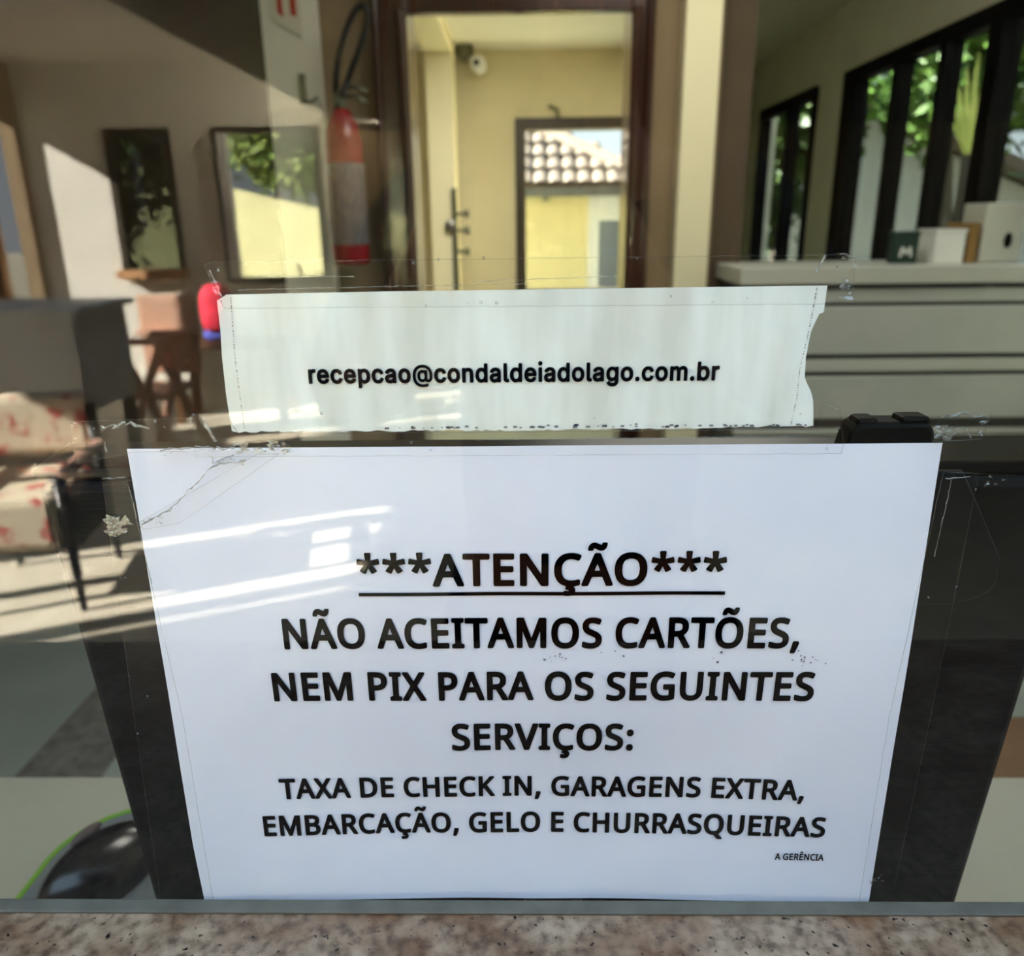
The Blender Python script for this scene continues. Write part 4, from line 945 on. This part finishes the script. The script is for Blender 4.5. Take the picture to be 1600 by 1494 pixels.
obj('end_panel', B((-2.19, -2.16, -4.06, -3.56, .50, .985)), M['grey_cloth'], ct)
for x in (-3.33, -2.2):
    for y in (-4.03, -3.58): obj('leg', B((x - .025, x + .025, y - .025, y + .025, 0, .50)), M['black_wood'], ct)
wc2 = thing('wooden_armchair', 'reddish wooden folding armchair with crossed legs beside the grey table', 'chair', (-2.15, -4.4, 0))
for y in (-4.22, -4.62):
    obj('crossed_leg', tube(bmesh.new(), [(-2.34, y, .05), (-2.2, y, .45), (-2.06, y, .74)], .028, 8), M['arm_wood'], wc2)
    obj('crossed_leg', tube(bmesh.new(), [(-2.02, y, .05), (-2.18, y, .42), (-2.32, y, .74)], .028, 8), M['arm_wood'], wc2)
    obj('armrest', B((-2.38, -2.03, y - .035, y + .035, .74, .775)), M['arm_wood'], wc2, bevel=.01)
obj('seat', B((-2.34, -2.06, -4.62, -4.22, .42, .46)), M['arm_wood'], wc2, bevel=.01)
obj('backrest', B((-2.38, -2.03, -4.70, -4.66, .5, .98)), M['arm_wood'], wc2, bevel=.01)
bn = thing('bench', 'dark wooden bench carrying the red rucksack', 'bench', (-2.15, -5.5, 0))
obj('seat', B((-2.55, -1.70, -5.70, -5.30, .545, .585)), M['wood'], bn, bevel=.006)
for x in (-2.5, -1.75):
    for y in (-5.65, -5.35): obj('leg', B((x - .025, x + .025, y - .025, y + .025, 0, .545)), M['wood'], bn)
bgk = thing('rucksack', 'red rucksack with a violet-blue base on the bench', 'bag', (-2.2, -5.48, .585))
def blob(c, s, seg=(24, 16), e=2.0):
    bm = bmesh.new()
    bmesh.ops.create_uvsphere(bm, u_segments=seg[0], v_segments=seg[1], radius=1)
    for q in bm.verts:
        q.co = Vector([c[i] + s[i] * math.copysign(abs(q.co[i]) ** (2 / e), q.co[i]) for i in range(3)])
    return bm
bb = obj('bag_body', blob((-2.2, -5.48, .80), (.11, .09, .185), e=3), M['bag_red'], bgk, smooth=True)
obj('bag_base', blob((-2.2, -5.48, .635), (.105, .092, .05), e=3), M['bag_blue'], bgk, smooth=True)
obj('front_pocket', blob((-2.2, -5.40, .74), (.08, .04, .08), e=3), M['bag_red'], bb, smooth=True)
gw = obj('garden_wall', prism(bmesh.new(), [(-5.5, -.06), (-0.9, -.06), (-0.9, 1.20), (-2.5, 1.56), (-3.6, 1.78), (-5.5, 2.15)], -0.1, 0.1), M['garden_wall'])
gw.rotation_euler = (0, 0, rad(22))
gw.location.y = -10.1
tag(gw, 'pale yellow garden wall in sunshine outside the lobby windows', 'wall')
for args in ((-3.6, -12.2, 2.35, (.75, .5, .6), 3200, M['leaf_pale'], 21), (-6.6, -13.2, 3.0, (.9, .8, 1.2), 2600, M['leaf_pale'], 22), (-4.45, -8.3, 1.7, (.6, .5, .9), 2600, M['leaf_dark'], 23)):
    tree(['pale green tree just above the garden wall', 'taller pale tree farther left behind the garden wall', 'dark shrubby tree close outside the left lobby window'][args[6] - 21], *args, group='trees outside the lobby')

# the photographer: a dark silhouette in the reflection
ph = thing('person', 'person in a dark shirt holding up a phone, mirrored in the glass', 'person', (.07, -.74, 0))
J = {}
def skin_obj(name, joints, edges, mt, sub=2):
    me = bpy.data.meshes.new(name)
    names = list(joints)
    off = ROOT[ph.name]
    me.from_pydata([Vector(joints[n][0]) - off for n in names], [(names.index(a), names.index(b)) for a, b in edges], [])
    me.materials.append(mt)
    o = bpy.data.objects.new(name, me)
    COL.objects.link(o)
    o.parent = ph
    ROOT[o.name] = off
    s = o.modifiers.new('skin', 'SKIN')
    for i, n in enumerate(names):
        r = joints[n][1]
        me.skin_vertices[0].data[i].radius = r if isinstance(r, tuple) else (r, r)
        me.skin_vertices[0].data[i].use_root = (i == 0)
    s.use_smooth_shade = True
    sb = o.modifiers.new('smooth', 'SUBSURF'); sb.levels = sb.render_levels = sub
    return o
C0, CY = .07, -.74
body = {'pelvis': ((C0, CY, .98), (.15, .10)), 'waist': ((C0, CY, 1.12), (.14, .10)), 'chest': ((C0, CY, 1.32), (.165, .11)), 'neckbase': ((C0, CY + .01, 1.46), (.08, .07)), 'neck': ((C0, CY + .02, 1.53), .055),
        'chin': ((C0, CY + .07, 1.585), (.055, .06)), 'head': ((C0, CY + .05, 1.67), (.075, .095)), 'crown': ((C0, CY + .03, 1.74), (.06, .075))}
ed = [('pelvis', 'waist'), ('waist', 'chest'), ('chest', 'neckbase'), ('neckbase', 'neck'), ('neck', 'chin'), ('chin', 'head'), ('head', 'crown')]
for s, k in ((-1, 'l'), (1, 'r')):
    body['sh' + k] = ((C0 + s * .185, CY + .01, 1.425), .062); body['el' + k] = ((C0 + s * .27, CY + .16, 1.19), .045)
    body['wr' + k] = ((s * .085 + .0, -.375, 1.335), .028); body['palm' + k] = ((s * .062, -.325, 1.375), (.024, .030))
    body['hip' + k] = ((C0 + s * .09, CY, .90), .085); body['kn' + k] = ((C0 + s * .10, CY + .02, .50), .06); body['an' + k] = ((C0 + s * .10, CY - .02, .09), .04); body['toe' + k] = ((C0 + s * .11, CY + .15, .04), .038)
    ed += [('chest', 'sh' + k), ('sh' + k, 'el' + k), ('el' + k, 'wr' + k), ('wr' + k, 'palm' + k), ('pelvis', 'hip' + k), ('hip' + k, 'kn' + k), ('kn' + k, 'an' + k), ('an' + k, 'toe' + k)]
    for f in range(4):
        z = 1.345 + f * .021
        L = (.85, 1.0, 1.05, .95)[f]
        body['f%d%sa' % (f, k)] = ((s * .058, -.303, z + .012), .0085)
        body['f%d%sb' % (f, k)] = ((s * (.058 - .008 * L), -.289, z + .014), .008)
        body['f%d%sc' % (f, k)] = ((s * (.058 - .020 * L), -.2835, z + .014), .0065)
        ed += [('palm' + k, 'f%d%sa' % (f, k)), ('f%d%sa' % (f, k), 'f%d%sb' % (f, k)), ('f%d%sb' % (f, k), 'f%d%sc' % (f, k))]
    body['t' + k + 'a'] = ((s * .050, -.318, 1.395), .011); body['t' + k + 'b'] = ((s * .034, -.314, 1.412), .009)
    ed += [('palm' + k, 't' + k + 'a'), ('t' + k + 'a', 't' + k + 'b')]
skin_obj('body', body, ed, M['skin'])
sj = {'chest': ((C0, CY, 1.30), (.185, .125)), 'waist': ((C0, CY, 1.08), (.17, .125)), 'hem': ((C0, CY, .93), (.175, .125)), 'collar': ((C0, CY + .01, 1.45), (.09, .08))}
se = [('chest', 'waist'), ('waist', 'hem'), ('chest', 'collar')]
for s, k in ((-1, 'l'), (1, 'r')):
    sj['sh' + k] = ((C0 + s * .195, CY + .01, 1.425), .072); sj['el' + k] = ((C0 + s * .265, CY + .14, 1.21), .060); sj['cuff' + k] = ((C0 * .5 + s * .16, -.46, 1.27), .045)
    se += [('chest', 'sh' + k), ('sh' + k, 'el' + k), ('el' + k, 'cuff' + k)]
skin_obj('shirt', sj, se, M['shirt'])
tj = {'seat': ((C0, CY, .95), (.165, .115))}
te = []
for s, k in ((-1, 'l'), (1, 'r')):
    tj['hip' + k] = ((C0 + s * .09, CY, .86), .098); tj['kn' + k] = ((C0 + s * .10, CY + .02, .50), .075); tj['an' + k] = ((C0 + s * .10, CY - .015, .10), .065)
    te += [('seat', 'hip' + k), ('hip' + k, 'kn' + k), ('kn' + k, 'an' + k)]
skin_obj('trousers', tj, te, M['trousers'])
obj('hair', blob((C0, CY + .02, 1.71), (.085, .105, .075)), M['hair'], ph, smooth=True)
for s in (-1, 1):
    obj('eye', blob((C0 + s * .03, CY + .143, 1.665), (.012, .008, .009)), M['white_pl'], ph, smooth=True)
    obj('ear', blob((C0 + s * .083, CY + .045, 1.655), (.012, .02, .032)), M['skin'], ph, smooth=True)
obj('nose', blob((C0, CY + .150, 1.635), (.013, .022, .025)), M['skin'], ph, smooth=True)
obj('mouth', blob((C0, CY + .132, 1.598), (.025, .012, .006)), M['bag_red'], ph, smooth=True)
pn = thing('phone', 'black phone held upright in front of the dark-shirted person', 'phone', (0, -.287, 1.32))
obj('shell', B((-.037, .037, -.2935, -.2855, 1.318, 1.466)), M['phone'], pn, bevel=.003)
obj('screen', B((-.034, .034, -.2942, -.2934, 1.322, 1.462)), M['rim_plastic'], pn)
obj('camera_bump', B((-.034, .002, -.2858, -.2835, 1.42, 1.462)), M['phone'], pn, bevel=.002)
bpy.context.view_layer.update()
